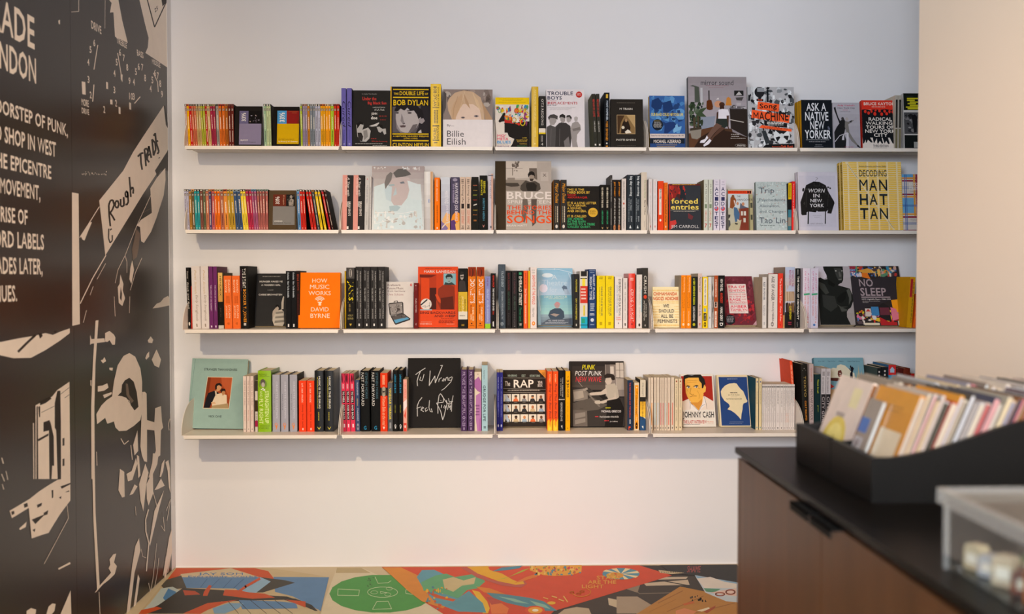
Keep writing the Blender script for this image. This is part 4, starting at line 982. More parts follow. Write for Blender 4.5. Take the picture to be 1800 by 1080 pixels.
face(2, '2d', 347, 280, 704, 822, '33363c', 'dark cover with red smoky photo and lower-case yellow title',
 """P 8c2824 347,290 480,290 500,360 440,420 400,460 347,480;K 347 290 540 470 61 26 12 36 b03028,4c2826,c83c34,2c2a2e;P 282a30 480,340 520,350 540,460 470,450;P c83c38 347,720 420,700 430,740 380,800 347,810;P 6c3034 560,620 620,660 600,700 560,680;R 347 280 703 300 5c2420;D 365 285 690 297 d8b048 1;R 349 282 358 820 c02820
B 375 452 672 512 ecd060 forced;B 368 524 680 580 ecd060 entries;L b8b0a0 2 360,588 680,588;D 368 598 680 610 b8b0a8 1;T 368 760 680 805 c8c4c4 JIM CARROLL""", t=.014)
for a in (752, 804):
    spine(2, '2d', a, a + 47, 232, 'ccd0c0', 'pale green white paperback with red lower word', 'RT 30 8 70 43 5c5c50 J.R. HELTON;R 22 48 78 56 7c8c70;RT 30 61 70 81 d04c3c DRUGS;B 24 86 76 94 c83028 7', side='786840')
for a in (862, 934):
    spine(2, '2d', a, a + 67, 230, 'd8d0dc', 'white spine with big stacked blue capitals and red globe', 'US 20 15 80 53 34345c ACID;E 50 57 36 4.4 cc4c58;E 44 55.5 16 2.4 7c94c0;US 20 63 80 97 34345c TEST;T 30 4 66 6 6c6484 TOM;T 20 9 80 11 8c84a0 TRIPS')
face(2, '2d', 1012, 340, 1288, 826, 'b0a890', 'small pulp illustrated cover of a man on a ledge above brick houses',
 """R 1013 342 1288 826 b8b4a0;R 1012 358 1275 394 d8401c;D 1020 370 1220 382 5c1c10 1;P 1c1c1c 1230,360 1250,366 1245,390 1232,390;R 1255 360 1272 392 2c2018;R 1012 395 1240 560 c4ccd0;R 1240 400 1288 826 a8a078;R 1240 400 1255 826 6c6448;R 1262 500 1284 560 48483c;R 1262 640 1284 700 48483c
P 7c3828 1140,560 1170,540 1240,560 1240,826 1140,826;P 5c6070 1150,500 1190,540 1240,560 1140,570;R 1155 600 1175 650 d0ccc0;R 1185 600 1210 650 d0ccc0;R 1180 680 1205 730 c8c4b8;R 1130 570 1148 826 8c5040
T 1110 414 1152 436 34302c THE;T 1112 452 1286 478 34302c HANGOVER;P 8c4c28 1040,440 1060,420 1090,440 1105,470 1085,540 1060,570 1030,560 1035,490;E 1068 425 16 18 7c5030;P ddd0c4 1075,470 1090,475 1085,530;P 48688c 1075,550 1110,560 1140,630 1130,700 1110,690 1110,740 1090,740 1075,640
P b8b090 1012,740 1050,745 1160,700 1130,826 1012,826;P 4c4c50 992,700 1030,710 1035,760 1012,800;P 302c2c 1012,640 1035,640 1030,670 1012,690;E 1118 510 14 18 c08868;E 1180 515 16 20 c08868;P 343430 1085,735 1120,745 1110,760 1085,752;P d8d4cc 1120,705 1145,712 1130,722""", t=.012)
face(2, '2d', 1326, 258, 1697, 828, 'b4c0c0', 'pale speckled doodle cover with grey sans-serif words',
 """K 1326 258 1697 828 71 240 4 12 9cacac,c8d4d4,8c9c9c,ccd8d4,b89890,a8b8b8;O 1480 275 28 28 3 8c9898;O 1560 275 26 26 3 8c9898;O 1635 280 24 24 3 8ca0ac;O 1400 290 20 20 3 8c9898
T 1362 328 1532 408 4c5460 Trip;T 1362 455 1665 495 5c6870 Psychedelics,;T 1362 525 1592 562 5c6870 Alienation,;T 1362 592 1630 632 5c6870 and Change;T 1358 678 1650 744 4c5460 Tao Lin;D 1365 768 1555 782 7c8888 1""", t=.022, n=1, spinecol='8c9890')
spine(2, '2d', 1704, 1742, 270, '1c1c20', 'yellow, black and teal banded paperback spine', 'R 0 0 100 34 d8b010;RD 20 4 70 30 5c4c10 3;R 0 34 100 56 17181a;R 0 56 100 72 3c7888;R 0 72 100 90 8c8478;R 0 90 100 100 40707c')
spine(2, '2d', 1747, 1784, 252, 'dc2c28', 'slim scarlet paperback with white spine words', 'RT 28 4 62 72 f0d0cc You are having a great life;R 60 70 100 98 e8a09c')
face(2, '2e', 258, 145, 705, 831, 'cfcad4', 'white cover with drawing of a black leather jacket on a hanger',
 """R 270 190 680 790 c8c4d0;L 5c5860 4 455,255 468,232 480,228 478,215 460,212
P 1f1d1c 435,258 500,262 570,300 600,380 660,490 665,510 625,635 580,630 590,590 570,610 480,612 465,600 450,620 365,610 350,620 348,650 300,655 288,640 282,500 350,300;L 3c3a38 4 440,270 440,310 500,310 505,268;L 3c3a38 4 350,390 345,560;L 3c3a38 4 600,400 580,580;K 300 300 640 600 82 24 8 22 2a2826,161414,343230
L 1f1d1c 14 368,612 362,752;L 1f1d1c 12 560,612 555,750;I 378 342 562 388 e0dcdc WORN;B 428 402 498 445 e0dcdc IN;B 395 462 525 502 e0dcdc NEW;B 385 518 545 560 e0dcdc YORK;D 405 655 530 662 8c8894 1;D 430 675 500 682 8c8894 1;T 392 745 528 758 6c6870 EMILY SPIVACK;D 338 768 585 774 a09ca8 1""", t=.018, n=2, spinecol='c8c0c4')
stripes = ';'.join('R %d %d %d %d ecc04c' % (x0, y, x1, y + 16) for y in range(36, 828, 25) for x0, x1 in ((770, 815), (832, 925), (942, 1036), (1055, 1148), (1166, 1258), (1276, 1366), (1384, 1424)))
face(2, '2e', 764, 29, 1425, 832, 'ead6a8', 'large cream cover with yellow brick grid and black geometric capitals',
 stripes + """
P ead6a8 788,36 810,36 1330,828 1310,828;RT 0 0 1 1 ead6a8 .;T 945 78 1252 96 5c5030 Antonis Antoniou and Steven Heller;T 945 130 1254 206 22282c DECODING;T 945 242 1036 372 22282c M;B 1055 242 1142 372 22282c A;B 1166 242 1256 372 22282c N;B 945 410 1036 538 22282c H;B 1055 410 1142 538 22282c A;B 1166 410 1256 538 22282c T;B 945 576 1036 704 22282c T;B 1055 576 1142 704 22282c A;B 1166 576 1256 704 22282c N
L 8c8468 4 815,60 925,225;L 8c8468 4 1255,720 1310,805""", t=.028, n=2, spinecol='e0b848', sp='RB 30 4 75 42 2c261c BEERMAKING;RB 30 48 75 82 2c261c MANHATTAN')
face(2, '2e', 1430, 170, 1760, 830, 'ccc4bc', 'plaid patterned cover in blue, orange and maroon by the pillar',
 """R 1430 172 1570 205 5c9ccc;R 1430 450 1555 625 6ca4cc;R 1430 208 1760 228 d08c3c;R 1430 240 1760 258 8c2438;R 1430 398 1760 416 8c2438;R 1430 425 1760 444 d89840;R 1430 630 1760 648 d89840;R 1430 662 1760 682 8c2438;R 1556 172 1576 660 d89840;R 1582 172 1606 828 8c2438;R 1430 820 1760 829 8c2438
R 1430 318 1760 324 3c5c9c;R 1430 335 1760 340 3c5c9c;R 1430 530 1760 538 3c5c9c;R 1430 545 1760 550 3c5c9c;R 1430 738 1760 746 3c5c9c;R 1430 755 1760 760 3c5c9c;R 1455 172 1463 828 3c5c9c;R 1472 172 1480 828 3c5c9c;B 1510 272 1700 308 dcd8d0 BROOKLYN;B 1504 318 1700 358 dcd8d0 STREET STYLE;D 1508 370 1700 378 8c8480 1;D 1510 698 1700 706 8c8480 1;D 1522 715 1700 723 8c8480 1""", t=.018)
# ================================================================ third row
spine(3, '3a', 124, 156, 93, '201d1a', 'black paperback leaning by the bracket with white script title', 'RI 28 6 72 18 d8d0c4 Donovan;RI 28 24 72 68 e8e0d4 Rock and Roll;E 50 92 24 3 e0d8cc', lean=-20, side='201d1a')
spine(3, '3a', 158, 168, 290, 'c83428', 'very thin red booklet', '', W=.12)
for a, b in ((172, 262), (267, 348)):
    spine(3, '3a', a, b, 80, 'd9cfca', 'thick off-white paperback with brown handwriting on spine', 'RI 34 6 58 44 c4a878 Patti Smith;RI 36 46 72 88 8c7c6c Early Songbook;P 8c7c6c 42,92 56,92 60,97 46,97', lean=-10)
for a, b in ((352, 394), (398, 438)):
    spine(3, '3a', a, b, 82, '6c2c64', 'purple paperback with small white capitals', 'RT 34 30 66 72 dcc8d8 THE LYRICS OF SYD BARRETT;P e0d0dc 34,95 66,95 66,98 34,98', lean=-8, side='6c4454')
spine(3, '3a', 446, 502, 148, '1a1712', 'narrow paperback with gold upper half and black lower half', 'G 0 0 84 52 e0b868 c8944c 5;RB 30 6 60 42 4c3418 HENDRIX;RT 30 62 54 78 5c4c3c JIMI;R 0 94 100 100 ccc4b8', lean=-4, side='5c5040')
for a, b in ((510, 592), (598, 680)):
    spine(3, '3a', a, b, 180, 'ec6c2c', 'orange paperback with white name in two columns', 'RT 56 8 78 32 f4d4b4 DAVID;RT 16 8 38 32 f4d4b4 BOWIE;RD 26 38 74 52 b84c18 3;R 88 36 90 52 b84c18;RT 56 56 78 80 f4d4b4 DYLAN;RT 16 56 38 80 f4d4b4 JONES;T 34 88 64 93 a84818 48', lean=-9)
spine(3, '3a', 680, 765, 78, '191715', 'tall black hardcover with white and orange condensed capitals', 'RB 34 4 72 35 e8e0d8 TIME IS TIGHT;RB 30 37 74 90 e89428 BOOKER T. JONES;R 40 91 70 95 c0b8b0;RD 12 6 20 40 6c3458 1', lean=-8, hard=1, side='1c1a18')
face(3, '3a', 797, 158, 1157, 722, '2f2e2e', 'charcoal cover with small white capitals and a singer raising one arm',
 """D 880 187 1086 197 a8a49c 1;B 862 236 1105 254 e4ded4 HUNGER MAKES ME;B 882 274 1086 291 e4ded4 A MODERN GIRL;T 952 330 1014 341 b8b4ac a memoir;B 860 377 1108 395 e4ded4 CARRIE BROWNSTEIN
P c8bcac 1105,470 1115,420 1122,402 1130,410 1128,470 1130,540 1108,545;P c8bcac 1045,560 1110,545 1135,570 1140,640 1145,690 1130,722 1040,715 1020,660 1022,590;P 1c1a1a 1040,520 1048,495 1070,492 1085,515 1082,540 1050,545;E 1062 535 18 24 b8a898;P b8a898 1020,560 1045,530 1060,560 1040,600 1020,640 1016,590
P 8c8478 1050,570 1130,565 1132,585 1050,592;P 8c8478 1048,620 1138,610 1140,632 1046,640;P 8c8478 1045,665 1142,655 1144,680 1042,690;P 1c1a1a 1050,500 1078,500 1084,530 1066,512 1048,528""", t=.018, yfoot=.09)
for a in (1158, 1214):
    spine(3, '3a', a, a + 52, 130, '141416', 'slim black paperback with small white-blue title', 'RB 30 3 64 15 c8d0d8 Kristin;RB 30 18 64 46 c8d0d8 How To Be Invisible;R 36 92 62 97 e8e4e0', side='201614')
spine(3, '3a', 1268, 1304, 128, '241410', 'black paperback with dark red lettering beside orange cover', 'RB 20 6 76 18 9c3c24 IDLE;RB 30 20 70 34 9c3c24 DAYS;RD 30 40 66 90 5c2018 1')
face(3, '3a', 1305, 147, 1738, 742, 'fa7804', 'vivid orange cover with white sans-serif capitals and speaker symbol',
 """T 1446 212 1602 256 f6dcc0 HOW;T 1422 278 1624 324 f6dcc0 MUSIC;T 1408 346 1640 390 f6dcc0 WORKS;T 1436 520 1620 565 f6dcc0 DAVID;T 1430 588 1632 634 f6dcc0 BYRNE
P f6dcc0 1500,462 1552,462 1540,475 1540,502 1514,502 1514,475;L f6dcc0 9 1504,448 1514,440 1526,437 1538,440 1548,448;L f6dcc0 9 1492,440 1504,428 1526,422 1546,428 1560,440;L f6dcc0 9 1480,434 1496,415 1526,406 1556,415 1572,434""", t=.022, n=2, spinecol='c84418', yfoot=.19)
spine(3, '3b', 96, 110, 130, 'c8a020', 'thin mustard edged booklet against the bracket', '', side='c8a020')
spine(3, '3b', 114, 203, 95, '1c1a17', 'black hardcover with yellow upright title and pale photo on top', 'R 2 0 98 18 4c4846;E 50 9 18 7 b8b0a8;RB 10 22 84 54 e8d020 JANIS;RT 30 60 50 72 a89050 HER LIFE;L 8c7c4c 2 20,57 80,57;T 20 77 80 80 b8a868 HOLLY;T 14 82 86 85 b8a868 GEORGE-;P c8a840 34,92 66,92 50,96', hard=1, side='1c1a17')
for a in (212, 292, 370, 449):
    spine(3, '3b', a, a + 74, 85, '2e2c2c', 'dark grey hardcover with three vertical lines of small white text', 'RT 60 7 78 84 c8c4c0 THE SEARING LIGHT, THE SUN AND EVERYTHING ELSE;R 46 6 48 88 8c8884;RT 16 6 34 22 c8c4c0 JOY DIVISION;RT 16 34 34 56 c8c4c0 THE ORAL HISTORY;RT 16 68 34 84 c8c4c0 JON SAVAGE;R 40 92 60 96 e4e0dc', hard=1)
face(3, '3b', 530, 245, 824, 731, 'ddd5cf', 'white cover with an open briefcase synthesizer and orange oval',
 """T 553 268 692 290 5c2c30 Kraftwerk:;T 553 302 720 324 5c2c30 Future Music;T 553 335 738 356 5c2c30 from Germany;T 553 368 720 390 a87c7c Uwe Schütte;E 799 278 11 14 d03c30;E 799 278 5 8 e8c0b4
P 34302e 563,480 575,470 708,458 718,470 722,580 585,605 575,590;P 948c88 570,484 706,466 712,575 590,598;R 655 525 685 562 4c4442;K 580 485 705 590 81 26 4 9 34302e,5c5654,c0b8b4;L 4c4442 8 622,470 624,452 655,448 660,464
P 34302e 585,608 722,580 795,635 790,650 640,702 628,690;P 5c5654 600,612 720,588 780,634 640,688;P 5c9cc0 620,650 760,622 782,638 640,685;K 620 595 740 640 82 14 3 9 34302e,8c8480""", t=.014, yfoot=.15)
spine(3, '3b', 827, 869, 258, '6c1c1c', 'dark red slim paperback with white lower title', 'R 40 4 56 7 c8a8a0;RD 44 9 54 16 a8787a 1;RB 34 34 66 65 c8b0ac MUSIC MATTERS;P c8a8a0 36,90 60,88 50,94', side='8c2820')
face(3, '3b', 872, 85, 1292, 730, 'e04c24', 'orange red cover with tinted photo panel, blue inset portrait and roundel',
 """D 920 104 1236 113 7c2c1c 1;B 935 124 1264 151 dcd4cc MARK LANEGAN;R 890 165 1262 545 b43c20;P d8481e 905,205 990,210 990,545 905,545;P 6c2418 890,170 1065,175 1010,200 890,200;R 995 310 1065 540 48201a;P c8421f 1065,165 1145,165 1145,300 1065,420
P 8c3420 1085,320 1130,285 1200,270 1250,300 1258,420 1250,540 1110,540 1060,430 1080,380;P d04a24 1052,385 1075,370 1110,440 1180,480 1180,505 1150,508 1080,450;P 5c2418 1110,420 1240,400 1250,540 1110,540
R 1140 158 1270 280 84b0b8;P 2c3838 1160,190 1180,165 1220,165 1236,190 1232,215 1215,195 1175,200 1168,220;P 94a8a8 1175,200 1215,195 1226,225 1215,255 1195,262 1178,240;P 344444 1145,280 1160,250 1195,262 1225,250 1262,280;E 1186 215 6 4 2c3838;E 1210 214 6 4 2c3838;P 4c5c5c 1188,240 1210,238 1208,245 1190,246
E 958 485 58 60 ded4cc;L 34383c 14 905,492 968,438;L 4c5058 3 915,510 950,500 945,520 1000,495;RI 985 465 1005 520 34383c Rough;R 895 540 1020 550 9cb0b8
B 895 563 1266 588 3c2020 SING BACKWARDS;B 1045 597 1266 624 3c2020 AND WEEP;D 1110 634 1260 644 8c2c1c 1;D 1080 652 1262 692 8c2c1c 3;D 893 672 1020 680 e8c0a8 1;B 893 686 1020 702 e8c8b4 WOMEN A;D 1165 694 1262 702 e8c0a8 1""", t=.03, spinecol='c03c1c', yfoot=.16)
spine(3, '3b', 1294, 1390, 103, '1c1a18', 'paperback spine with figure in shades above yellow and cream bands', 'E 40 13 20 6 a89c94;P 2c2826 18,10 30,5 60,6 66,14 58,10 26,11;R 24 13 58 15 161412;P 3c3634 10,22 40,19 74,22 90,38 4,38;R 0 39 100 72 d0ac34;RT 66 52 84 70 3c3424 BEING;RT 38 46 58 72 e8d8a8 JOHN;RT 12 46 32 70 7c6c34 LENNON;R 0 72 100 85 dcd4c4;D 10 78 80 81 8c8478 1;B 34 93 66 96 c8a030 2020')
for a in (1397, 1487):
    spine(3, '3b', a, a + 82, 88, 'dc741c', 'orange hardcover with heavy white slab name and dark figure', 'R 4 0 96 15 8c3018;E 46 9 24 7 4c241c;RB 28 20 86 38 ecdcd4 DON;RB 28 39 86 59 ecdcd4 LETTS;RB 56 65 76 88 f0d8b0 THERE AND;RB 30 62 48 76 7c2c18 BLACK;RB 30 77 50 86 f0d8b0 AGAIN;E 46 92 10 1.2 4c241c;D 20 95 76 97 7c3818 1', hard=1)
spine(3, '3b', 1577, 1633, 187, '8488bc', 'periwinkle paperback with green foot band', 'RB 28 3 60 18 7c4c78 THE IN;RI 34 24 76 60 b8c4dc darker knife;RD 34 62 66 88 b0b8d4 1;R 0 91 100 100 94c434')
spine(3, '3b', 1637, 1690, 155, '1f1b1b', 'black paperback with red then white capitals', 'RB 34 4 70 25 dc3c28 KEVIN LYNCH;RB 34 27 70 68 e0dcd8 THE WAY IS NEVER OVER;RI 34 69 70 75 dc3c28 live;P dcd8d4 36,88 60,87 66,97 36,96', side='1f1b1b')
spine(3, '3c', 97, 172, 60, '48525c', 'tall slate blue-grey hardcover with white faded capitals', 'RB 40 11 72 36 a8b4bc PIRATE ENERGY;RT 42 42 68 86 a8b0b8 ZERO WARNING FOR FIRE AND SMALL TALK;E 50 93 22 3 98a4ac;K 6 1 94 99 9 40 1 4 5c6870,3c444c', hard=1)
spine(3, '3c', 180, 233, 127, '221e1e', 'black paperback with dim red and green capitals', 'RT 32 4 66 34 7c3434 BLACK DIAMOND;RT 32 36 66 68 3c6048 QUEENS;RT 32 74 64 94 4c4444 MAHON')
spine(3, '3c', 239, 296, 127, '2a2727', 'charcoal paperback with dim rose and grey-green capitals', 'RT 32 4 66 40 6c4448 BLACK DIAMOND;RT 32 44 66 68 506458 QUEENS;RT 32 72 64 94 645c5c MAHON;R 40 96 62 97 a8a09c')
spine(3, '3c', 301, 357, 127, '16201c', 'black green paperback with large white condensed capitals', 'R 24 3 72 7 3c9c68;RB 22 10 76 60 e8e0d4 EMERALD STREET;RI 32 64 70 88 3c9468 Thomas Leeds;T 26 91 76 96 e0d8cc W')
spine(3, '3c', 362, 405, 127, 'ec5c2c', 'orange paperback with white script title', 'RT 36 4 62 24 7c2c14 BRUCE;RI 28 31 74 57 f4dcc8 Soul Serenade;RD 30 60 66 92 f4c8a8 2', side='ec5c2c')
spine(3, '3c', 411, 430, 127, 'f0b820', 'very thin bright yellow spine', 'R 80 0 90 100 9c7410')
spine(3, '3c', 434, 500, 90, 'e0d4cf', 'white hardcover with red condensed capitals and orange seal', 'T 24 4 70 6 6c6464 FOX;T 24 8 70 10 6c6464 IDEN;RB 30 13 76 61 dc4428 SHOWTIME AT THE APOLLO;RT 30 66 62 82 6c6464 TED FOX;E 50 92 26 3.4 e8801c;E 50 92 12 1.6 f4d0a0')
face(3, '3c', 510, 103, 888, 713, '9cc0d4', 'shrinkwrapped pale blue cover with hatted guitarist over sea',
 """G 510 103 888 400 8cbcd8 b4cce0 8;E 575 320 44 46 e8e0ec;E 620 180 60 24 dce8f0;T 660 175 725 225 c8d8e4 A;T 560 230 830 290 c0d4e4 Theatre;T 640 310 720 360 c4d4e4 for;P 5c7088 770,310 790,288 820,300 835,350 850,385 820,380 790,350;P a8bcd0 790,330 830,330 860,385 800,390
G 540 395 870 600 7cb4c8 9ccac8 6;G 540 600 870 712 8ca4b0 687888 4;T 580 400 825 425 d4dcc8 DAVID GILMOUR;D 620 430 800 440 c8d4c0 1
E 716 500 28 34 b49494;P c08c90 675,492 700,486 705,470 735,470 745,486 755,492 720,500;P 34485c 640,560 690,535 750,535 785,570 790,630 760,660 640,650 620,610;P a09088 640,600 680,590 740,600 700,625;P 4c5868 560,690 620,650 760,650 870,640 870,712 540,712
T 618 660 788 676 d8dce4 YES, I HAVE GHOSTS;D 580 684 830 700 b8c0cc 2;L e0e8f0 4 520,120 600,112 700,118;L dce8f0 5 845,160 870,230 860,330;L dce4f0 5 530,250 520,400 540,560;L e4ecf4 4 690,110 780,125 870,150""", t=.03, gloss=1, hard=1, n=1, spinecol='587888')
spine(3, '3c', 893, 943, 163, '2b2927', 'charcoal paperback with yellow narrow capitals', 'RB 34 10 66 33 e0d040 MUTATIONS;RB 34 45 66 84 d8c840 SAM MCPHEETERS;R 42 92 60 96 d8d4c8', side='2c2a28')
spine(3, '3c', 953, 1036, 132, 'd6cfc4', 'cream block-pattern paperback with yellow, red and teal shapes', 'R 14 0 92 9 2b2826;R 6 12 96 13.5 2b2826;R 32 13 70 26 e8d440;R 6 26 100 56 cc3c2c;D 14 30 84 52 e8ccc0 4;R 46 60 68 78 e8d440;RT 52 60 64 78 4c4430 IAN MACDONALD;R 14 80 100 100 24a4c4;R 24 83 68 91 2c9c7c;R 0 94 100 95 243038')
spine(3, '3c', 1047, 1124, 112, '28406c', 'navy hardcover with two columns of white capitals', 'R 10 2 90 2.6 94a4c0;D 20 5 80 7 94a4c0 1;RB 54 9 84 52 d8dce4 RIGHT PLACE,;RB 14 13 44 52 d8dce4 RIGHT TIME;D 20 58 80 72 c0c8d4 4;D 14 75 88 79 d8dce4 2;E 50 86 24 3 c8d0dc;D 24 93 78 96 94a4c0 1', hard=1)
for a in (1134, 1226):
    spine(3, '3c', a, a + 86, 180, 'ecd018', 'thick yellow paperback with blue-grey title running down', 'D 28 2 76 8 5c5820 2;RB 48 21 72 76 4c5448 OUR BAND COULD BE YOUR LIFE;RD 30 22 38 74 8c8028 1;R 34 88 66 94 b89c14')
spine(3, '3c', 1323, 1403, 190, 'e0d8d4', 'white paperback with dark capitals, blue subtitle and red name', 'RB 50 5 80 75 3c3836 EVERYBODY LOVES OUR TOWN;RT 24 16 38 70 5c94bc AN ORAL HISTORY OF GRUNGE;B 18 78 82 80.5 dc4c34 MARK;B 18 82 82 84.5 dc4c34 YARM;R 44 89 56 92 8c8480')
spine(3, '3c', 1410, 1456, 205, 'dcd2cc', 'white paperback with small black lettering', 'RB 36 9 62 22 4c3c38 DAVID BYRNE;RT 36 28 62 66 5c5450 THE COMPLETE HISTORY;RT 36 70 62 84 8c8480 JOHNSON;P 34302c 36,90 64,90 64,96 40,95')
spine(3, '3c', 1468, 1538, 157, 'e03c28', 'glossy red hardcover with white brush capitals and ribbon band', 'D 24 8 76 14 f0c8b8 2;L 3c1814 3 0,19 100,20;L 3c1814 3 0,23 100,24;RI 30 29 76 88 f4dcd0 CRYING IN H MART;R 36 91 64 94 9c2418', hard=1, gloss=1, side='c83424')
spine(3, '3c', 1551, 1610, 168, 'dcd4cc', 'white paperback with faint capitals and blue edge patch', 'RT 44 10 72 56 c0b4a8 THE NEW ANALOG;RT 44 62 70 80 b8b0a8 DAMON;R 84 28 100 70 a8c0c4;E 54 94 18 3 4c4844')
spine(3, '3c', 1615, 1673, 98, '383530', 'tall charcoal paperback with spaced white title and red mark', 'RT 24 13 74 42 e8e0d4 CRUSH;E 50 48 30 3.2 d84428;RT 54 59 76 82 d8d0c4 CATHY ALTER;RT 22 54 44 87 d8d0c4 AND DAVE SINGLETON;R 40 94 60 97 a8a098')
dots = ';'.join('R %d %d %d %d e8bc58' % (x, y, x + 9, y + 7) for y in (352, 362, 484, 499, 538, 568, 598, 628, 658, 690, 745, 755) for x in range(170, 470, 15) if y < 370 or y in (484, 499, 745, 755) or x < 235 or x > 405)
face(3, '3d', 168, 320, 486, 777, 'f2e2b4', 'small cream booklet cover with dotted yellow lines and orange name', dots +
 """
B 172 380 440 418 d8602c CHIMAMANDA;B 166 432 452 472 d8602c NGOZI ADICHIE;T 282 515 346 552 3c3040 WE;T 232 572 402 610 3c3040 SHOULD;T 252 630 392 668 3c3040 ALL BE;T 218 686 436 726 3c3040 FEMINISTS""", t=.008, n=2, round_=1, yfoot=.15)
for a in (495, 553):
    spine(3, '3d', a, a + 54, 188, 'fa8810', 'orange paperback with two columns of pale serif text', 'RT 48 4 78 32 f8dcb0 Greta Thunberg;RT 22 4 44 62 8c4c10 Malena Ernman and Beata;RT 48 33 76 62 8c4c10 Svante Thunberg;RT 46 68 70 88 f8dcb0 Our House is on Fire;E 50 93 22 2.6 f8d8b0', side='b8a488')
spine(3, '3d', 611, 680, 205, '1d201d', 'black paperback with acid yellow then white title', 'RB 26 3 60 54 d8dc28 A VERY EXPENSIVE POISON;RB 26 58 62 86 d8d4c8 LUKE HARDING;E 44 93 22 3 b8b424', side='b8a890')
spine(3, '3d', 685, 731, 168, 'd4beb4', 'pinkish tall paperback with black scrawled writing', 'RI 30 6 80 34 2c2424 Normal Girl;RI 26 56 76 78 2c2424 Art Life;P c85840 30,91 70,91 50,97', side='b8a890')
spine(3, '3d', 737, 797, 206, 'f0cc20', 'yellow paperback with white title box and small globe', 'R 22 3 78 56 ece4d4;RB 34 5 64 54 3c3a34 THE ATTENTION MERCHANTS;E 46 65 24 4 8cb0c4;R 20 71 76 86 2a2620;RB 34 73 62 84 ecdcb0 TIM WU;O 48 93 20 3 4 8c7820', side='f0cc20')
spine(3, '3d', 801, 838, 206, 'd6d4d2', 'thin white paperback with faint outlined words', 'RT 30 14 70 34 e0c868 DON;RT 28 40 70 66 b0acac UNBOUND;E 50 80 16 2 8c8884')
spine(3, '3d', 841, 866, 206, 'b8b0a8', 'thin spine with black and white photo fragments', 'K 0 0 100 100 12 60 4 12 2c2a28,d8d4cc,4c4844')
spine(3, '3d', 869, 910, 192, 'b05028', 'rust paperback with white block title and badge', 'R 14 6 78 42 b05028;RB 26 7 70 41 f0dcc8 UNDERGROUND;R 10 50 84 61 ecdccc;O 46 55 22 3 5 4c2c20;R 18 68 72 98 ecd8c4;RB 26 70 66 96 b05028 WILL HUNT', side='c0ac94')
spine(3, '3d', 914, 988, 190, '161616', 'bold black paperback with white and red condensed capitals', 'RB 30 7 70 30 ece4dc HOW THE HELL;RB 30 33 70 53 dc4028 ANYBODY;RB 30 60 70 87 ece4dc MARK DERY;RB 24 90 76 96 ece4dc D', side='c0ac94')
face(3, '3d', 991, 200, 1335, 762, '6c2c38', 'burgundy scratched cover with pale text panel and black roundel',
 """K 991 200 1335 420 91 60 8 36 743440,5c2834,843c4c,642c34;K 991 420 1335 762 92 90 8 36 942830,7c2430,b03038,5c2028;L a84c5c 2 1000,300 1100,210;L a84c5c 2 1250,420 1330,330;L c83840 2 1150,740 1280,650;L c83840 2 1240,700 1330,620;P b89098 1290,762 1335,710 1335,762
R 1041 292 1254 630 e4d4d0;B 1057 310 1243 342 d8304c ERA OF;B 1057 354 1243 380 d8304c IGNITION;R 1057 388 1240 391 6c4c50;B 1057 402 1243 418 d04c58 COMING OF AGE;B 1057 430 1240 448 d04c58 IN A TIME OF;B 1057 458 1182 486 d8304c RAGE;B 1192 462 1240 476 d04c58 AND;B 1057 494 1243 516 d04c58 REVOLUTION;R 1057 523 1240 526 6c4c50;B 1057 538 1243 568 d8304c AMBER;B 1057 576 1243 606 d8304c TAMBLYN;D 1075 614 1220 622 8c6c6c 1
E 1042 702 56 58 232328;D 1000 668 1082 738 9c98a0 5""", t=.022)
spine(3, '3d', 1412, 1460, 208, 'd8d2cc', 'white paperback with navy title and two small names', 'RB 24 10 66 45 343c50 REST IN POWER;RT 46 55 66 76 6c6c78 SYBRINA;RT 18 55 38 76 6c6c78 TRACY;R 36 88 62 94 b0acac', side='b8a488')
spine(3, '3d', 1480, 1583, 175, 'd9d0c8', 'thick cream paperback with typewriter-worn dark capitals', 'RB 34 4 66 49 3c3634 AGE OF ANGER;RB 36 52 62 88 3c3634 PANKAJ MISHRA;O 46 93 12 3 3 a8a09c', side='c8b8a8')
spine(3, '3d', 1588, 1645, 167, 'e03c28', 'red paperback with white rounded words', 'RT 34 9 72 55 f4d0c4 The Invisible Killer;RT 34 60 72 88 f4d0c4 Gary Fuller;P 3c1814 40,92 56,94 50,97', side='c83424')
spine(3, '3d', 1650, 1664, 640, 'd8a060', 'short thin tan card stuck between two books', '', W=.1)
spine(3, '3d', 1668, 1778, 95, 'b4b8cc', 'photo-wrapped spine with domed building, crowd and yellow name', 'G 0 0 100 30 b0bcd4 c0b4b4 5;P b89c80 0,22 30,30 80,40 100,44 100,60 0,60;K 4 58 100 78 14 30 6 16 4c3828,8c6848,2c2420;R 0 74 100 100 1c1816;R 4 40 96 56 a88c70;L e0d0b8 3 10,40 14,58;L e0d0b8 3 34,40 38,58;L e0d0b8 3 58,42 60,60;L e0d0b8 3 80,44 82,60;RB 66 5 88 32 9c4470 WITNESS TO THE;RB 38 5 60 30 9c4470 REVOLUTION;RB 44 64 66 86 dccc28 CLARA BINGHAM;D 30 90 70 96 a8304c 2', hard=1, side='a08878')
spine(3, '3e', 243, 297, 110, '17191b', 'black paperback with white condensed capitals by the bracket', 'RB 34 2 60 10 a8a8a4 BRIAN;RB 36 13 76 86 e4ded4 THE MARK OF CRIMINALITY;RT 34 90 56 98 8c8c88 ALABAMA', side='c0b0a0')
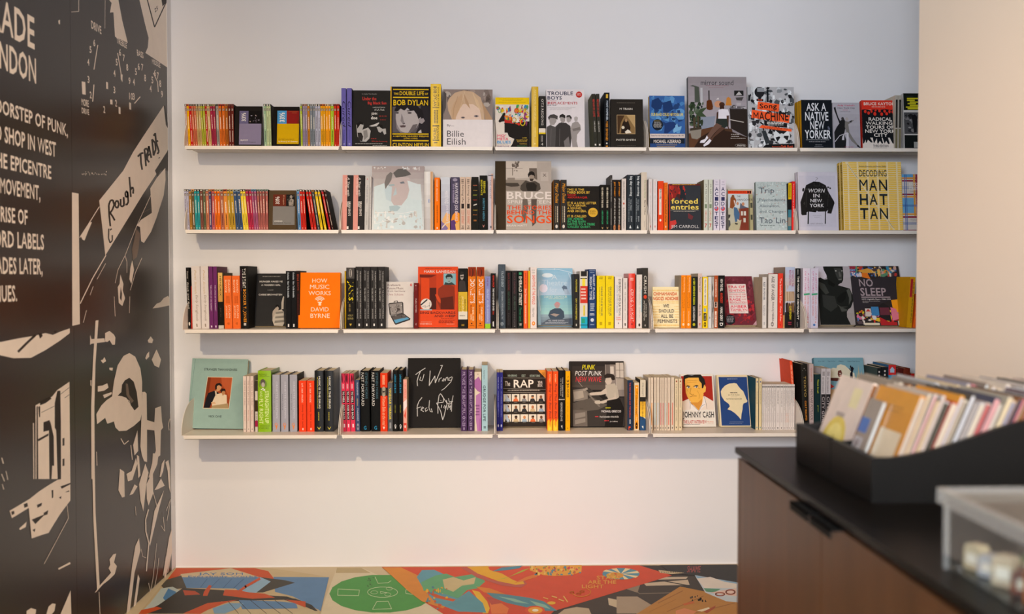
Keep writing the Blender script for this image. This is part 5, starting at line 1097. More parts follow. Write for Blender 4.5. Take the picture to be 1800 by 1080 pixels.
for a in (326, 414):
    spine(3, '3e', a, a + 86, 108, 'd8d0dc', 'pale lilac hatched paperback with pink wavy capitals', 'K 4 2 96 96 15 40 2 5 e4dce4,ccc4d0;RT 60 8 80 38 c84c88 A HISTORY;RT 22 5 42 42 c84c88 OF PICTURES;L 4ca478 3 14,44 90,43;RT 60 46 80 92 d86c5c DAVID HOCKNEY &;RT 22 46 44 80 d86c5c MARTIN GAYFORD;E 50 95 16 2 4c7cb8', side='d0c8d0')
face(3, '3e', 508, 88, 902, 770, 'b8b0ac', 'large photo cover of a dark sculptural figure turned sideways',
 """G 508 88 902 770 b4acb0 a49c98 5;E 570 150 90 90 d8d0d8;P 20221f 600,90 825,90 825,180 815,250 795,285 775,290 750,310 830,335 880,350 902,420 902,500 870,570 840,590 820,620 815,680 850,768 510,768 510,230 560,220 600,245 635,240 630,190 605,130
P 3c3e3a 720,110 800,110 822,160 800,250 760,250 740,200;P 5c5c56 770,160 785,150 800,200 790,215 775,210;E 742 142 9 6 c8c4bc;E 812 142 7 6 c8c4bc;P 6c6c66 760,240 800,235 795,250 765,252;P 50524c 840,370 870,350 890,400 885,480 850,540 860,460;P 44463f 700,520 760,560 840,560 760,580;P 40423c 520,260 600,300 640,400 600,420 540,340;P 343632 560,420 700,440 720,560 640,620 560,560;P 4a4c46 740,560 820,590 830,610 760,620
P 161814 640,240 720,300 700,330 640,300;P 181a17 720,460 790,400 840,380 820,470 770,520 730,510""", t=.028, spinecol='b0a8a8')
face(3, '3e', 905, 85, 1478, 770, '312c2c', 'large black cover with colourful flyer collage and chunky grey title',
 """K 905 86 1450 215 101 60 14 44 4868a0,e08c38,d8c8b8,5c8c6c,b83c34,3c88a8,e4b45c,4c3c40,c8a090;R 892 86 985 115 983040;R 895 120 985 148 34508c;B 898 124 975 142 c0c8dc ROXY;K 890 155 1035 215 102 50 4 12 4468b4,e0d8e0;P d89c40 1000,140 1120,112 1165,125 1165,165 1060,165;P e07828 1045,165 1110,165 1140,235 1045,215;P 343034 895,208 1000,228 1100,232 1180,235 1280,212 1450,205 1450,470 1340,480 1240,510 1000,580 905,605
B 1003 235 1160 325 a8989c NO;B 1003 338 1296 432 a8989c SLEEP;R 1008 440 1336 452 a8989c;B 1010 462 1338 482 d8d0cc NYC Nightlife Flyers 1988-1999;D 1010 488 1214 498 b8b0ac 1;D 1012 504 1082 512 b8b0ac 1
K 915 590 1475 760 103 70 14 40 e8c030,cc3c30,4880b4,d87898,5c4c50,e0d4c8,242024,9c2830;P f0a020 1340,480 1470,465 1475,620 1390,620 1345,560;P e07c94 1320,560 1380,580 1415,690 1325,715;R 1100 555 1185 655 4484b8;P 2a2628 1185,550 1245,510 1310,560 1310,720 1185,700;R 1195 565 1305 650 6c3440;R 1030 575 1095 655 d8c8c0;P cc4038 1035,610 1065,580 1092,610;P b82c30 1180,670 1280,725 1372,730 1372,765 1190,765;E 1125 680 24 24 e0dcd8;R 1005 738 1175 764 e0d4b8;R 1385 715 1470 764 e0dcd4;K 925 595 1020 645 104 12 8 18 e8dc30,2c2828;L 242024 5 1415,700 1410,762""", t=.014)
spine(3, '3e', 1500, 1560, 205, 'd89c14', 'yellow ochre paperback leaning right with red corner label', 'R 10 4 60 40 c83430;RD 20 6 50 38 7c2020 3;RD 60 10 90 90 7c6020 2', lean=40, side='d89c14')
for a in (1570, 1602):
    spine(3, '3e', a, a + 28, 470 if a < 1600 else 400, 'f4681c', 'orange short paperback leaning right near the pillar', 'RB 28 20 70 60 8c2c14 GROW IT', lean=46)
# ================================================================ bottom row
face(4, '4a', 128, 62, 722, 825, '94b0a8', 'large duck-egg blue cover with framed photo of an embracing couple',
 """L 6c8c88 4 160,70 128,820;B 262 168 612 194 26302f STRANGER THAN KINDNESS;B 347 682 482 706 26302f NICK CAVE;P d8c8a8 303,262 572,262 556,612 278,612;P 9c4420 308,268 566,268 550,604 284,604;P b85830 450,268 566,268 556,500 500,400 460,340;P 7c3418 308,268 340,268 320,604 284,604
P 1c1a20 325,440 385,415 440,440 420,540 365,555 350,604 290,604 305,500;P c89468 398,350 450,345 460,380 440,415 410,425;P 241814 395,400 390,360 405,335 440,328 462,350 460,370 430,352 410,365 412,400;P e0ccb0 405,455 460,440 520,460 530,560 500,604 380,604 370,550;P b88458 455,420 490,410 505,440 480,470;P 2c1a14 448,410 465,388 500,392 508,420 490,415 470,420 462,440;P d8b088 362,540 400,535 415,560 370,560;P a89068 370,580 540,550 548,604 370,604;P d0bca0 392,410 408,420 420,470 402,470""", t=.034, hard=1, yfoot=.11, roll=1.2)
for a in (707, 745, 783):
    spine(4, '4a', a, a + 34, 250, 'ddc9be', 'slim pinkish white paperback with rose serif lettering', 'RT 30 8 70 52 a87c74 THE SICK BAG SONG;RT 30 61 70 80 c07068 Nick Cave;E 50 95 16 1 8c7c74')
spine(4, '4a', 832, 860, 300, 'cfc4b8', 'thin banded spine in white, dark brown and magenta', 'R 0 0 100 20 3c3428;R 0 38 100 60 3c2c18;RI 26 64 80 86 3c3434 Loose;R 0 78 100 90 a02048')
spine(4, '4a', 864, 1003, 192, '8cb814', 'thick lime green hardcover with roundel portrait and white title', 'T 8 5 70 8 4c6410 FRIEDWALD;R 12 9.5 88 10 4c6410;E 38 22 32 8 6c8c20;E 38 20 19 6.4 5c544c;E 40 23 13 4 b8b0a4;P e8e8e0 20,31 38,28 58,31 50,33;RB 52 33 82 86 dcec9c STRAIGHTEN UP;RT 14 33 34 44 dcec9c AND;RB 10 46 40 87 dcec9c FLY RIGHT;R 12 90 88 90.6 4c6410;T 10 92.5 84 95.5 4c6410 OXFORD', hard=1, gloss=1, side='6c8c14', back='5c7c14')
for a in (1016, 1104, 1197):
    spine(4, '4a', a, a + 80, 234, 'a4a4b0', 'grey hardcover with pale title and small orange figure', 'RT 50 12 72 76 ccccd8 ORNETTE COLEMAN;RT 16 34 30 62 6c6c78 MARIA GOLIA;P e88428 30,86 50,84 68,87 60,92 52,96 44,96 46,91 34,90', hard=1, side='34302e')
for a in (1294, 1379):
    spine(4, '4a', a, a + 78, 298, 'f04420', 'flame red paperback with white and dark lower-case words', 'RT 36 5 64 43 f8d0bc art sex music;RT 38 47 64 91 5c1c14 cosey fanni tutti;R 46 93 60 97 f4dcd0')
for a in (1460, 1568):
    spine(4, '4a', a, a + 94, 192, '17181a', 'thick black hardcover with white and yellow vertical capitals', 'RB 46 9 66 62 e8e4d8 MUSIC IS THE DRUG;RB 28 10 38 62 d8c830 THE AUTHORISED BIOGRAPHY OF COWBOY JUNKIES;RB 40 68 52 82 d8c830 DAVE BOWLER;P d8c830 28,92 70,92 50,97', hard=1, gloss=1, side='201810')
for a, b in ((73, 114), (119, 157), (163, 208)):
    spine(4, '4b', a, b, 222, 'e03858', 'hot pink paperback with black title blocks', 'K 4 0 96 16 %d 14 6 16 3c1020,e03858;RD 24 18 70 26 e8c4cc 2;R 12 30 84 51 1e1a1c;RB 26 31 70 50 ece4e0 TO HELL;R 12 53 84 80 1e1a1c;RB 26 54 70 79 ece4e0 AND BACK;R 36 87 68 93 f0dce0' % a, lean=-12, side='b0a498')
spine(4, '4b', 213, 258, 290, '3c4c6c', 'navy paperback with cream spaced lettering', 'RB 34 4 68 30 b8bcc4 TRANSFORMER;RB 36 36 62 50 c8b078 DEBORAH;RB 36 55 68 80 b8bcc4 PAREDEZ;O 50 91 26 4 5 b0b4bc', lean=-6)
for a in (268, 378):
    spine(4, '4b', a, a + 94, 192, '151616', 'thick black hardcover with white and steel blue capitals', 'RT 10 3 40 58 e0dcd8 FAST FORWARD;RT 56 3 80 46 4c7080 STEPHEN MORRIS;T 34 91 62 97 34a8d8 G', hard=1, lean=-6, side='151616')
spine(4, '4b', 473, 548, 217, 'e03c18', 'red orange paperback with black badge and white script', 'RD 28 4 64 20 f0c49c 3;R 0 25 100 39 2c2824;O 48 32 26 5 7 dccfb8;RI 28 41 72 90 f4c8a0 Thirteen Exile on the road;P f4d8c8 30,92 66,92 50,97')
spine(4, '4b', 552, 602, 320, '4c4c4c', 'grey paperback in clear wrap with big yellow capitals', 'RB 22 11 70 76 e8d028 VINEGAR MIRROR;RD 30 82 70 94 c0c0c0 2', gloss=1)
for a in (606, 661):
    spine(4, '4b', a, a + 50, 187, '181716', 'black hardcover with bright blue capitals and white leaf', 'RB 30 7 66 37 28a0d0 LOOKS LIKE RAIN;RT 36 57 58 70 a8a834 NICK HAY;P e0dcd8 30,90 50,88 70,91 60,95 44,96', hard=1, side='181716')
spine(4, '4b', 714, 753, 285, 'eca898', 'slim pink paperback with white and coral streaks', 'P f4e0dc 0,44 100,38 100,52 0,62;P e04c38 20,70 80,58 60,76;RT 26 8 74 36 e8645c UN AMOUR;R 10 84 90 100 dc4838;E 50 91 20 3 f0d8d0', side='c8b090')
face(4, '4b', 758, 60, 1316, 806, '221f1d', 'tall black board cover scrawled with white handwriting and drawn face',
 """L d4d0cc 7 842,240 880,210 942,170;L d4d0cc 7 892,205 870,260 858,310 862,362;L d4d0cc 6 895,265 885,300 900,305;L d4d0cc 6 930,238 920,280 908,310;L d4d0cc 7 995,200 990,280 985,362 1020,300 1045,255 1050,330 1090,230 1125,140 1105,142
L d4d0cc 6 1090,290 1085,320 1095,285 1115,275;L d4d0cc 6 1135,290 1122,310 1140,310 1148,290 1135,285;L d4d0cc 6 1155,310 1165,275 1180,270 1185,305;L d4d0cc 6 1225,265 1195,280 1195,305 1220,300 1232,270 1215,320 1150,390 1118,412
L d4d0cc 7 910,490 880,530 862,580 865,690;L d4d0cc 6 855,605 900,590;L d4d0cc 6 905,620 930,600 915,590 900,625 930,640;L d4d0cc 6 965,600 945,610 950,640 975,620;L d4d0cc 6 990,520 985,600 1000,640 1022,645 1010,610
L d4d0cc 7 1080,660 1078,560 1090,470 1105,448 1120,465 1140,500 1135,540 1065,550 1110,640 1130,730 1145,690 1160,620 1175,560 1170,520;L d4d0cc 6 1120,470 1175,550 1210,560 1235,530 1200,540 1190,500;L d4d0cc 6 1240,470 1225,540 1222,640;L d4d0cc 5 1110,520 1112,526;L d4d0cc 6 1115,600 1120,570;L d4d0cc 6 1140,600 1150,575 1165,590 1150,605;L d4d0cc 6 1180,620 1195,560 1200,600 1215,575 1210,620""", t=.036, hard=1, spinecol='b8925c', yfoot=.10)
for a, b in ((1322, 1386), (1395, 1460)):
    spine(4, '4b', a, b, 182, '4c3458', 'purple hardcover with ornate pale lavender capitals', 'RB 26 3 70 92 b8a4c4 PRINCE THE BEAUTIFUL ONES;RD 78 10 88 80 7c6088 1;R 40 94 60 98 a894b4;L 2c1c34 2 92,2 92,98', hard=1, side='5c3c44')
spine(4, '4b', 1465, 1537, 205, 'd8c8b4', 'cream paperback with orchid purple blob shapes', 'P a868a0 0,14 60,8 100,16 100,36 40,32 0,26;P b478ac 20,40 100,34 100,100 40,100 20,80;P a868a0 70,80 100,76 100,100 60,100;D 14 56 80 76 7c4c78 4;E 50 4 12 1 b0a090', side='b09060')
spine(4, '4b', 1542, 1604, 132, 'a4c4cc', 'tall pale blue paperback with bold navy capitals', 'R 8 0 92 .5 606870;RT 30 8 52 22 3c4c54 Michael Robbins;R 40 24 42 26 3c4c54;RB 20 31 66 85 2c3840 GRUDGE FOR LIFE;R 30 93 70 94 2c3840;R 30 95 70 96 2c3840', side='8c9cb0')
for a, lk in ((80, 1), (113, 2)):
    spine(4, '4c', a, a + 30, 210, '2c2c7c', 'slim navy paperback with pale small capitals', 'RT 36 8 66 28 a8acd0 THE RAP;RT 36 32 66 76 8c90c4 %s;E 50 91 24 2.4 d0d0e4' % ('STORIES AND ESSAYS' if a < 100 else 'OUTSIDERS SPEAKING'), side='b0a494')
cells = ''
for j in range(3):
    for i in range(5):
        x = 151 + i * 88.5; y = (450, 560, 670)[j]
        sk = ['6c4830', 'c88858', 'b87850', '8c5c40', '5c3c2c'][(i * 2 + j) % 5]; cl = ['9cb0c0', 'e07040', '8c8c8c', '3c3a3c', '303034', 'c8b088'][(i + j * 2) % 6]
        cells += ';R %g %g %g %g e4dac8;P %s %g,%g %g,%g %g,%g %g,%g;E %g %g 14 18 %s;D %g %g %g %g a8a090 1' % (x, y, x + 80, y + 80, cl, x + 12, y + 80, x + 22, y + 50, x + 58, y + 48, x + 72, y + 80, x + 42, y + 32, sk, x + 22, y + 86, x + 60, y + 92)
        if (i + j) % 2: cells += ';P 2a2422 %g,%g %g,%g %g,%g %g,%g' % (x + 26, y + 28, x + 30, y + 14, x + 54, y + 13, x + 58, y + 28)
        if i == 0: cells += ';P c0ccd8 %g,%g %g,%g %g,%g %g,%g' % (x + 8, y + 6, x + 38, y + 2, x + 62, y + 78, x + 36, y + 80)
face(4, '4c', 148, 185, 612, 802, '2f2823', 'dark brown cover with three rows of five small portrait squares', 
 """P e0963c 515,186 612,186 612,292;RI 560 210 590 250 8c5818 new;B 197 236 296 260 a8b8a8 SHEA SERRANO;B 345 236 386 262 a8b8a8 ICE-T;B 430 238 540 262 a8b8a8 ARTURO TORRES;L c8beb0 2 150,272 600,276;L c8beb0 2 150,390 610,400;L c8beb0 2 150,430 606,438;D 172 407 562 418 c8beb0 1
B 168 308 222 362 ece2d4 The;B 260 293 472 380 ece2d4 RAP;B 516 308 566 338 ece2d4 YEAR;B 516 342 566 372 ece2d4 BOOK""" + cells, t=.024)
for a in (613, 672):
    spine(4, '4c', a, a + 54, 200, 'ec5420', 'red orange paperback with dark brush script and yellow flames', 'RB 36 5 60 18 f8c890 PATRIN;RI 24 21 78 80 5c1c28 Bring That Beat Back;P f8b428 0,84 30,80 60,86 100,79 100,100 0,100;P f4d040 20,92 60,88 80,96 60,100 20,100;RD 40 84 66 94 e86c28 1')
spine(4, '4c', 733, 796, 188, '1b1a1b', 'black ribbed hardcover with cream band across the middle', 'RB 54 12 72 44 c8c0b8 MUSIC DIRECTOR;RB 24 14 42 42 a8a098 IN OPERAS;R 0 47.5 100 49 b8b0a4;RB 30 53 62 84 c0b8b0 GEORGE E LEWIS;P d0c8bc 34,92 60,91 60,97;R 0 45 100 45.5 3c3a3a', hard=1)
spine(4, '4c', 804, 852, 198, 'f0a808', 'amber paperback with black mixed lettering', 'RI 40 8 70 12 4c3408 The;RB 24 14 74 24 2c2418 33;RB 30 25 70 44 2c2418 B-SIDES;R 48 52 52 56 8c6408;RT 34 58 64 84 b47808 WILL HAYS;E 46 96 10 1 8c6408')
face(4, '4c', 853, 93, 1432, 786, '241f1d', 'large sepia photo cover of a person swinging a hammer in a workshop',
 """G 880 96 1430 400 2e2826 544a44 6;P 3c3632 880,370 1060,380 1200,500 1430,480 1430,786 880,786;R 1230 130 1430 470 8c8078;R 1345 110 1425 400 c8bcb0;R 1285 150 1322 230 d0c4b8;R 1240 130 1282 300 6c625c;L 5c524c 5 1385,110 1385,270;L 5c524c 4 1345,190 1425,190;L 4c4440 8 1345,272 1430,276;R 1350 280 1425 400 a89c90
P 847a70 885,400 1000,385 1040,420 1040,500 890,525;P a89c8e 890,420 990,405 1000,480 900,505;L b8aca0 3 940,310 985,365;P 5c544c 880,540 1090,480 1250,560 1150,610 1020,625 880,640;P 6c625a 880,610 1030,620 1030,786 880,786;P 8c8278 900,650 1010,635 1010,680 900,705;P 8c8278 900,715 1010,700 1010,740 900,765;L 2c2624 3 955,600 990,600
P 2c2420 1225,280 1215,250 1250,226 1300,230 1330,250 1335,290 1310,300 1280,275 1240,275;P c8b8a8 1240,275 1290,270 1300,310 1280,345 1250,350 1225,310;P b8ac9c 1230,350 1330,330 1360,400 1370,480 1320,510 1260,510 1230,440;P c8b8a8 1235,380 1180,420 1070,430 1050,445 1075,460 1180,455 1245,440;P c8b8a8 1330,420 1320,480 1180,520 1110,520 1110,540 1200,545 1340,500
L 7c7268 16 1010,400 1160,575;P a09488 985,395 1035,375 1045,395 1000,415;P 1c1816 1240,515 1380,490 1420,600 1400,786 1210,786 1240,620;P c0b4a4 1110,515 1165,510 1170,550 1120,548
I 985 132 1126 184 f0e020 PUNK;I 910 198 1195 248 e8e0dc POST PUNK;I 915 260 1192 314 e03c44 NEW WAVE;B 1226 585 1278 599 e8e020 PHOTOS BY;B 1180 616 1387 640 e8e0dc MICHAEL GRECCO;D 1110 680 1158 694 e03c44 1;B 1162 676 1360 694 dcd4cc Fred Schneider of the B-52s;D 1205 724 1262 736 e03c44 1;B 1266 728 1348 744 dcd4cc Jim Sullivan;R 853 96 878 784 2c2826""", t=.03, hard=1, spinecol='2c2826')
spine(4, '4c', 1455, 1514, 293, '24344c', 'navy paperback with orange red vertical title', 'RT 34 5 62 75 d85034 THE FOLK SINGERS AND THE BUREAU;RD 34 78 64 87 c0c0c4 2;P e0522c 24,92 60,92 60,95 36,95 36,99 24,99', side='8c7c6c')
spine(4, '4c', 1528, 1580, 320, 'dcc8a8', 'cream edged orange paperback with bold country lettering', 'R 14 5 84 97 f09818;D 34 9 66 14 f8e0b8 1;RI 44 18 74 24 5c3414 of;RB 30 26 56 68 4c2c14 COUNTRY MUSIC;RT 62 34 76 66 f4d8a8 VISIONARIES;RT 34 72 64 80 f4d8a8 Rough;O 48 90 18 4 6 5c3414')
spine(4, '4c', 1590, 1648, 290, 'd8ccb4', 'paperback with cream top, gold middle and blue foot', 'RT 32 6 62 32 5c5448 PETER DOGGETT;R 0 34 100 43 2a2620;G 0 43 100 74 d8a430 f0c040 4;P 2c5078 0,72 60,74 100,78 100,100 0,100;RB 36 37 60 80 342c24 ARE YOU READY;P f0e8d8 30,92 60,91 60,97', side='2a2620')
for a, b, yt, bar, fc in ((125, 146, 285, '9cb0b4', 'c8c8c4'), (150, 180, 285, 'ec9428', '9c8c7c'), (188, 214, 282, '9cc4c8', 'b0a498'), (219, 249, 282, 'a0bcd0', 'b8b4ac'), (256, 278, 285, 'c83c50', 'a08c84'), (281, 302, 285, 'c8304c', 'a08c84'),
                          (306, 333, 285, 'b0bcc4', 'b0a498'), (338, 374, 283, 'd86450', 'b09c94'), (381, 416, 281, 'd86858', 'b09c94')):
    spine(4, '4d', a, b, yt, 'dccab4', {'ec9428': 'cream interview paperback with orange lower stripe', 'c83c50': 'cream paperback with crimson stripe', 'c8304c': 'cream paperback with cherry stripe', 'd86450': 'cream paperback with coral stripe', 'd86858': 'wider cream paperback with coral stripe',
          '9cb0b4': 'cream paperback with grey-blue stripe against bracket', '9cc4c8': 'cream paperback with aqua lower stripe', 'a0bcd0': 'cream paperback with pale blue stripe', 'b0bcc4': 'cream paperback with faint grey stripe'}[bar],
          'RT 34 5 62 44 %s THE LAST INTERVIEW;R 34 48 62 90 %s;P 3c302c 34,94 64,94 60,97 34,97' % (fc, bar))
for a, b in ((423, 461), (466, 505)):
    spine(4, '4d', a, b, 298, 'e0cca8', 'plain yellow-cream paperback with black title and red dot', 'E 50 5 20 1.6 8c3424;RT 36 10 60 56 4c4038 THE LAST INTERVIEW;RT 36 60 60 82 5c5044 AND OTHERS;R 36 93 60 96 4c4038')
face(4, '4d', 512, 248, 880, 826, 'e4dcd0', 'white cover with pop illustration of a stern man against red', 
 """R 516 268 866 548 a82c20;P ead8c8 516,548 600,515 770,490 866,548 866,640 516,640;P f0b450 555,300 570,285 740,285 750,400 760,470 740,560 720,600 700,640 690,645 660,610 610,555 575,500 560,450;P f0b450 750,380 775,360 792,390 785,440 755,460;P d8923c 600,560 690,560 740,520 735,580 695,640 640,590
P 24201c 540,320 545,262 590,250 740,250 780,300 792,360 775,365 760,400 745,405 745,350 720,320 715,285 600,285 560,300 552,380 548,380;P 8c9098 590,255 680,252 640,262;P 24201c 562,388 580,370 612,378 612,388 580,384;P 24201c 640,385 680,368 708,372 705,384 670,384
E 592 394 16 9 e8e0d8;E 680 390 18 9 e8e0d8;E 596 394 8 8 4c5864;E 684 390 8 8 4c5864;L 8c5c20 4 622,400 605,460 630,476 650,470;L 8c5c20 4 605,498 640,488 680,490;L b87c30 3 580,320 700,316;L b87c30 3 585,338 690,334;L b87c30 3 690,430 715,480 705,520;L 8c5c20 3 700,400 720,410;L b87c30 3 575,420 590,440
P ece4e0 595,530 600,580 640,600 695,650 690,658 600,640 590,560;P ece4e0 765,500 780,560 760,600 700,650 730,600 755,560;L 4c4444 3 596,530 602,590 598,630;L 4c4444 3 604,560 640,600 694,652;L 4c4444 3 765,495 782,570 788,630;L 4c4444 3 770,580 730,600 696,652
B 512 660 862 748 242022 JOHNNY CASH;B 512 755 775 792 b83428 THE LAST INTERVIEW;D 782 768 856 778 d88c6c 1;D 782 784 858 792 d88c6c 1;D 512 798 712 806 6c6460 1""", t=.012, n=2, yfoot=.10)
face(4, '4d', 927, 258, 1278, 828, 'e6d4ac', 'navy blue cover with cream border and profile silhouette of a head',
 """R 943 278 1266 818 28447c;D 1035 298 1172 308 a8b0bc 1;P e6d4ac 958,440 975,410 1010,375 1060,352 1120,346 1145,352 1160,378 1185,412 1215,440 1222,465 1232,490 1240,520 1252,545 1245,560 1205,575 1195,600 1190,640 1175,690 1165,755 1140,720 1100,680 1060,652 1020,638 1050,605 1040,580 990,540 962,490
D 1060 450 1150 462 5c544c 1;T 1062 450 1148 463 4c443c THE DEVIL;T 1042 472 1168 486 4c443c IN THE FLESH;L 8c8470 2 1070,500 1140,500;T 1015 515 1192 533 4c443c RAYMOND RADIGUET;D 1022 775 1190 783 8c98a8 1;D 1022 790 1180 798 8c98a8 1""", t=.012, n=2, yfoot=.10)
for a, b in ((1336, 1368), (1374, 1405)):
    spine(4, '4d', a, b, 292, 'dfcb9c', 'cream paperback with small blue emblem at spine top', 'P 2c5088 30,6 70,5 70,9 40,8;RT 36 11 62 24 a8a080 BRAGG;RT 34 25 64 50 5c5848 WE HAVE ALWAYS LIVED;R 40 94 64 97 3c88a8', side='1c4c5c', back='1c4c5c')
bx = [1410,1430,1450,1470,1493,1516,1540,1565,1612,1650,1672,1692,1713,1735,1757,1777]
for i in range(15):
    spine(4, '4d', bx[i] + .5, bx[i+1] - 1, 362, 'd9d0ca', 'thin white matching pamphlet' + (' with orange lower lettering' if i in (10, 11) else ' with gold lower lettering' if i == 0 else ' that is wider' if i in (7, 8) else ' with tiny grey lettering'),
          'P 2c2a28 10,3.4 50,5 90,3.4 90,7 50,6 10,7;RT 30 %d 70 %d 7c7470 THE RAPTURE OF;RT 30 63 70 84 %s AND OTHER;R 34 95 66 97 4c4844' % (12 + i % 3, 38 + (i * 7) % 22, 'e0783c' if i in (10, 11) else 'b0a44c' if i == 0 else 'b8a8a4'), W=.115)
spine(4, '4e', 330, 400, 130, '22201c', 'thick black cookbook with white mountain and amber title', 'P e4e0d8 22,10 50,6 78,10;RT 38 18 74 50 b89850 TOKYO;RB 42 56 72 86 e08c28 CULT RECIPES', lean=-32, side='201c18', hard=1)
spine(4, '4e', 232, 262, 95, 'e8502c', 'orange patterned hardcover leaning left at the bracket', 'RD 20 6 80 90 f0a888 2', lean=-60, side='e8502c', hard=1, setb=.02)
spine(4, '4e', 404, 452, 130, 'c8b0a8', 'pinkish grey paperback with red word over black italics', 'RT 34 6 70 27 c04c3c Questlove;RI 26 38 82 86 34282c MIXTAPE POTLUCK', lean=-10)
spine(4, '4e', 460, 528, 247, '1c3434', 'dark teal paperback with yellow green title', 'RB 46 9 70 34 c8d030 Think Small;RT 46 56 68 68 a0a830 green', lean=-4)
for a in (533, 588):
    spine(4, '4e', a, a + 50, 182, 'cfc6c4', 'slim white topped paperback with black patterned lower half', 'RD 22 5 78 12 5c5450 2;RB 24 14 50 40 34302e NEW PHOTOGRAPHY;R 0 42 100 44 34302e;R 0 44 100 100 2e2a2c;RB 20 46 80 96 b8aca8 CITY GUIDE')
face(4, '4e', 488, 60, 1052, 830, '7ca8b4', 'large pale blue cover with figure of white cloud hair and spiky crown',
 """I 532 95 610 108 2c3c40 Julie Hall;I 645 95 732 108 2c3c40 Gaga Stolen;I 770 95 830 108 2c3c40 Mitha Li;I 868 95 1012 110 2c3c40 August Singh Jones
P e4dcc0 640,260 650,200 700,175 740,180 750,150 790,135 840,150 870,180 900,210 940,240 940,290 900,310 640,300;P 6c3830 755,210 790,200 800,240 790,280 760,285 748,250;P c83c34 640,300 660,360 700,390 640,420;E 775 240 8 5 e8e0d0;P d85c4c 765,265 790,262 780,276;P 5c3028 640,290 740,290 790,300 740,330 640,320
P 1c1c24 880,310 890,240 905,215 895,160 905,145 915,170 925,160 935,190 920,230 915,310;L 1c1c24 8 885,185 905,215;L 1c1c24 8 935,180 918,215;P d8b888 945,330 975,300 1010,320 1015,380 950,385;P e0c078 960,310 968,220 975,305;P e0c078 980,300 990,140 994,300;P e0c078 1000,305 1025,200 1008,312;P e0c078 1010,330 1050,260 1015,340;P d8b878 955,330 935,250 962,318
P d8c8b0 560,150 600,160 620,190 590,170;R 640 420 900 830 c8a478""", t=.024, spinecol='5c8c98')
spine(4, '4e', 1168, 1214, 175, '1b1d20', 'black paperback with white title beside the blue cover', 'RB 30 5 60 20 d0c8c0 III;RB 30 26 72 60 e8e0d8 BECOMING', side='44504c', lean=-4)
spine(4, '4e', 1222, 1282, 165, '1b1d20', 'wider black paperback with white title', 'RB 30 5 60 20 d0c8c0 III;RB 30 26 72 60 e8e0d8 BECOMING', side='2c3434')
spine(4, '4e', 1290, 1374, 140, '4494bc', 'sky blue paperback with red top block and house emblem', 'R 0 0 100 16 cc3030;P a8c0d8 14,8 50,3 86,8 78,8 78,12 22,12 22,8;RB 20 28 60 44 f0dcdc Yes;P e88078 40,30 100,28 100,50 50,50', side='3c6c94')
spine(4, '4e', 1380, 1453, 180, '541c18', 'dark maroon hardcover with tiny gilt letters', 'RB 44 24 60 62 c8a078 THE BIBLE', hard=1, side='6c2c20')
spine(4, '4e', 1459, 1534, 178, '6c2818', 'brown leather-look hardcover with tiny gilt letters', 'RB 44 24 60 62 c8a078 THE BIBLE', hard=1, side='7c3420')
spine(4, '4e', 1545, 1594, 240, 'b8241c', 'short red spine seen at the pillar edge', 'P d8c8a8 80,0 100,0 100,100 80,100 84,40;RD 24 20 60 90 e0b0a0 1')

# ---------------------------------------------------------------- labels: one for every book
NUM = ['first', 'second', 'third', 'fourth', 'fifth', 'sixth', 'seventh', 'eighth', 'ninth', 'tenth', '11th', '12th', '13th', '14th', '15th', '16th', '17th', '18th', '19th', '20th',
       '21st', '22nd', '23rd', '24th', '25th', '26th', '27th', '28th', '29th', '30th', '31st', '32nd', '33rd', '34th', '35th', '36th', '37th', '38th', '39th', '40th', '41st', '42nd', '43rd', '44th', '45th']
for ri in range(4):
    xs = ROWS[ri]['x']
    for bi in range(5):
        bb = sorted([b for b in BOOKS if b[0] == ri + 1 and xs[bi] - .01 <= b[1] < (xs[bi+1] - .01)], key=lambda b: b[1])
        n = 0
        for k, (row, x, root, look) in enumerate(bb):
            bay = '%s, %s bay' % (ROWS[ri]['short'], BAY[bi])
            if look.startswith('BACK '):
                words = look[5:].split()
                root['label'] = ('copy stacked behind the ' + ' '.join(words[:7]) + ', ' + bay)
                if root['label'].count(' ') > 15: root['label'] = 'copy stacked behind the ' + ' '.join(words[:5]) + ', ' + bay
            else:
                n += 1
                same = [b for b in bb if b[3] == look]
                if len(same) > 1:
                    lab = '%s, %s from left, %s' % (look, NUM[n-1], bay)
                else:
                    lab = '%s, %s' % (look, bay)
                if lab.count(' ') > 15:
                    cut = look.split()[:15 - (lab.count(' ') - look.count(' ')) + 0]
                    lab = lab.replace(look, ' '.join(cut))
                root['label'] = lab
            root['group'] = 'books in the %s bay of the %s' % (BAY[bi], ROWS[ri]['name'])
STOP = {'of', 'a', 'and', 'with', 'the', 'in', 'at', 'above', 'below', 'by', 'against', 'over', 'on', 'from', 'beside', 'two', 'white,', 'big'}
for b in BOOKS:
    head, sep, tail = b[2]['label'].partition(', ' + [t for t in ('top row', 'second row', 'third row', 'bottom row') if t in b[2]['label']][-1])
    hw_ = head.split()
    if 'copy stacked' in head:
        while hw_[-1] in STOP: hw_.pop()
        b[2]['label'] = ' '.join(hw_) + sep + tail
seen = {}
for b in BOOKS:
    l = b[2]['label']
    seen.setdefault(l, []).append(b[2])
for l, rs in seen.items():
    if len(rs) > 1:
        for i, r_ in enumerate(sorted(rs, key=lambda o: -o.location.y if 'BACK' in l or 'copy' in l else o.location.x)):
            r_['label'] = l.replace('copy stacked behind', '%s copy behind' % NUM[i]) if 'copy stacked' in l else '%s %s' % (NUM[i], l)
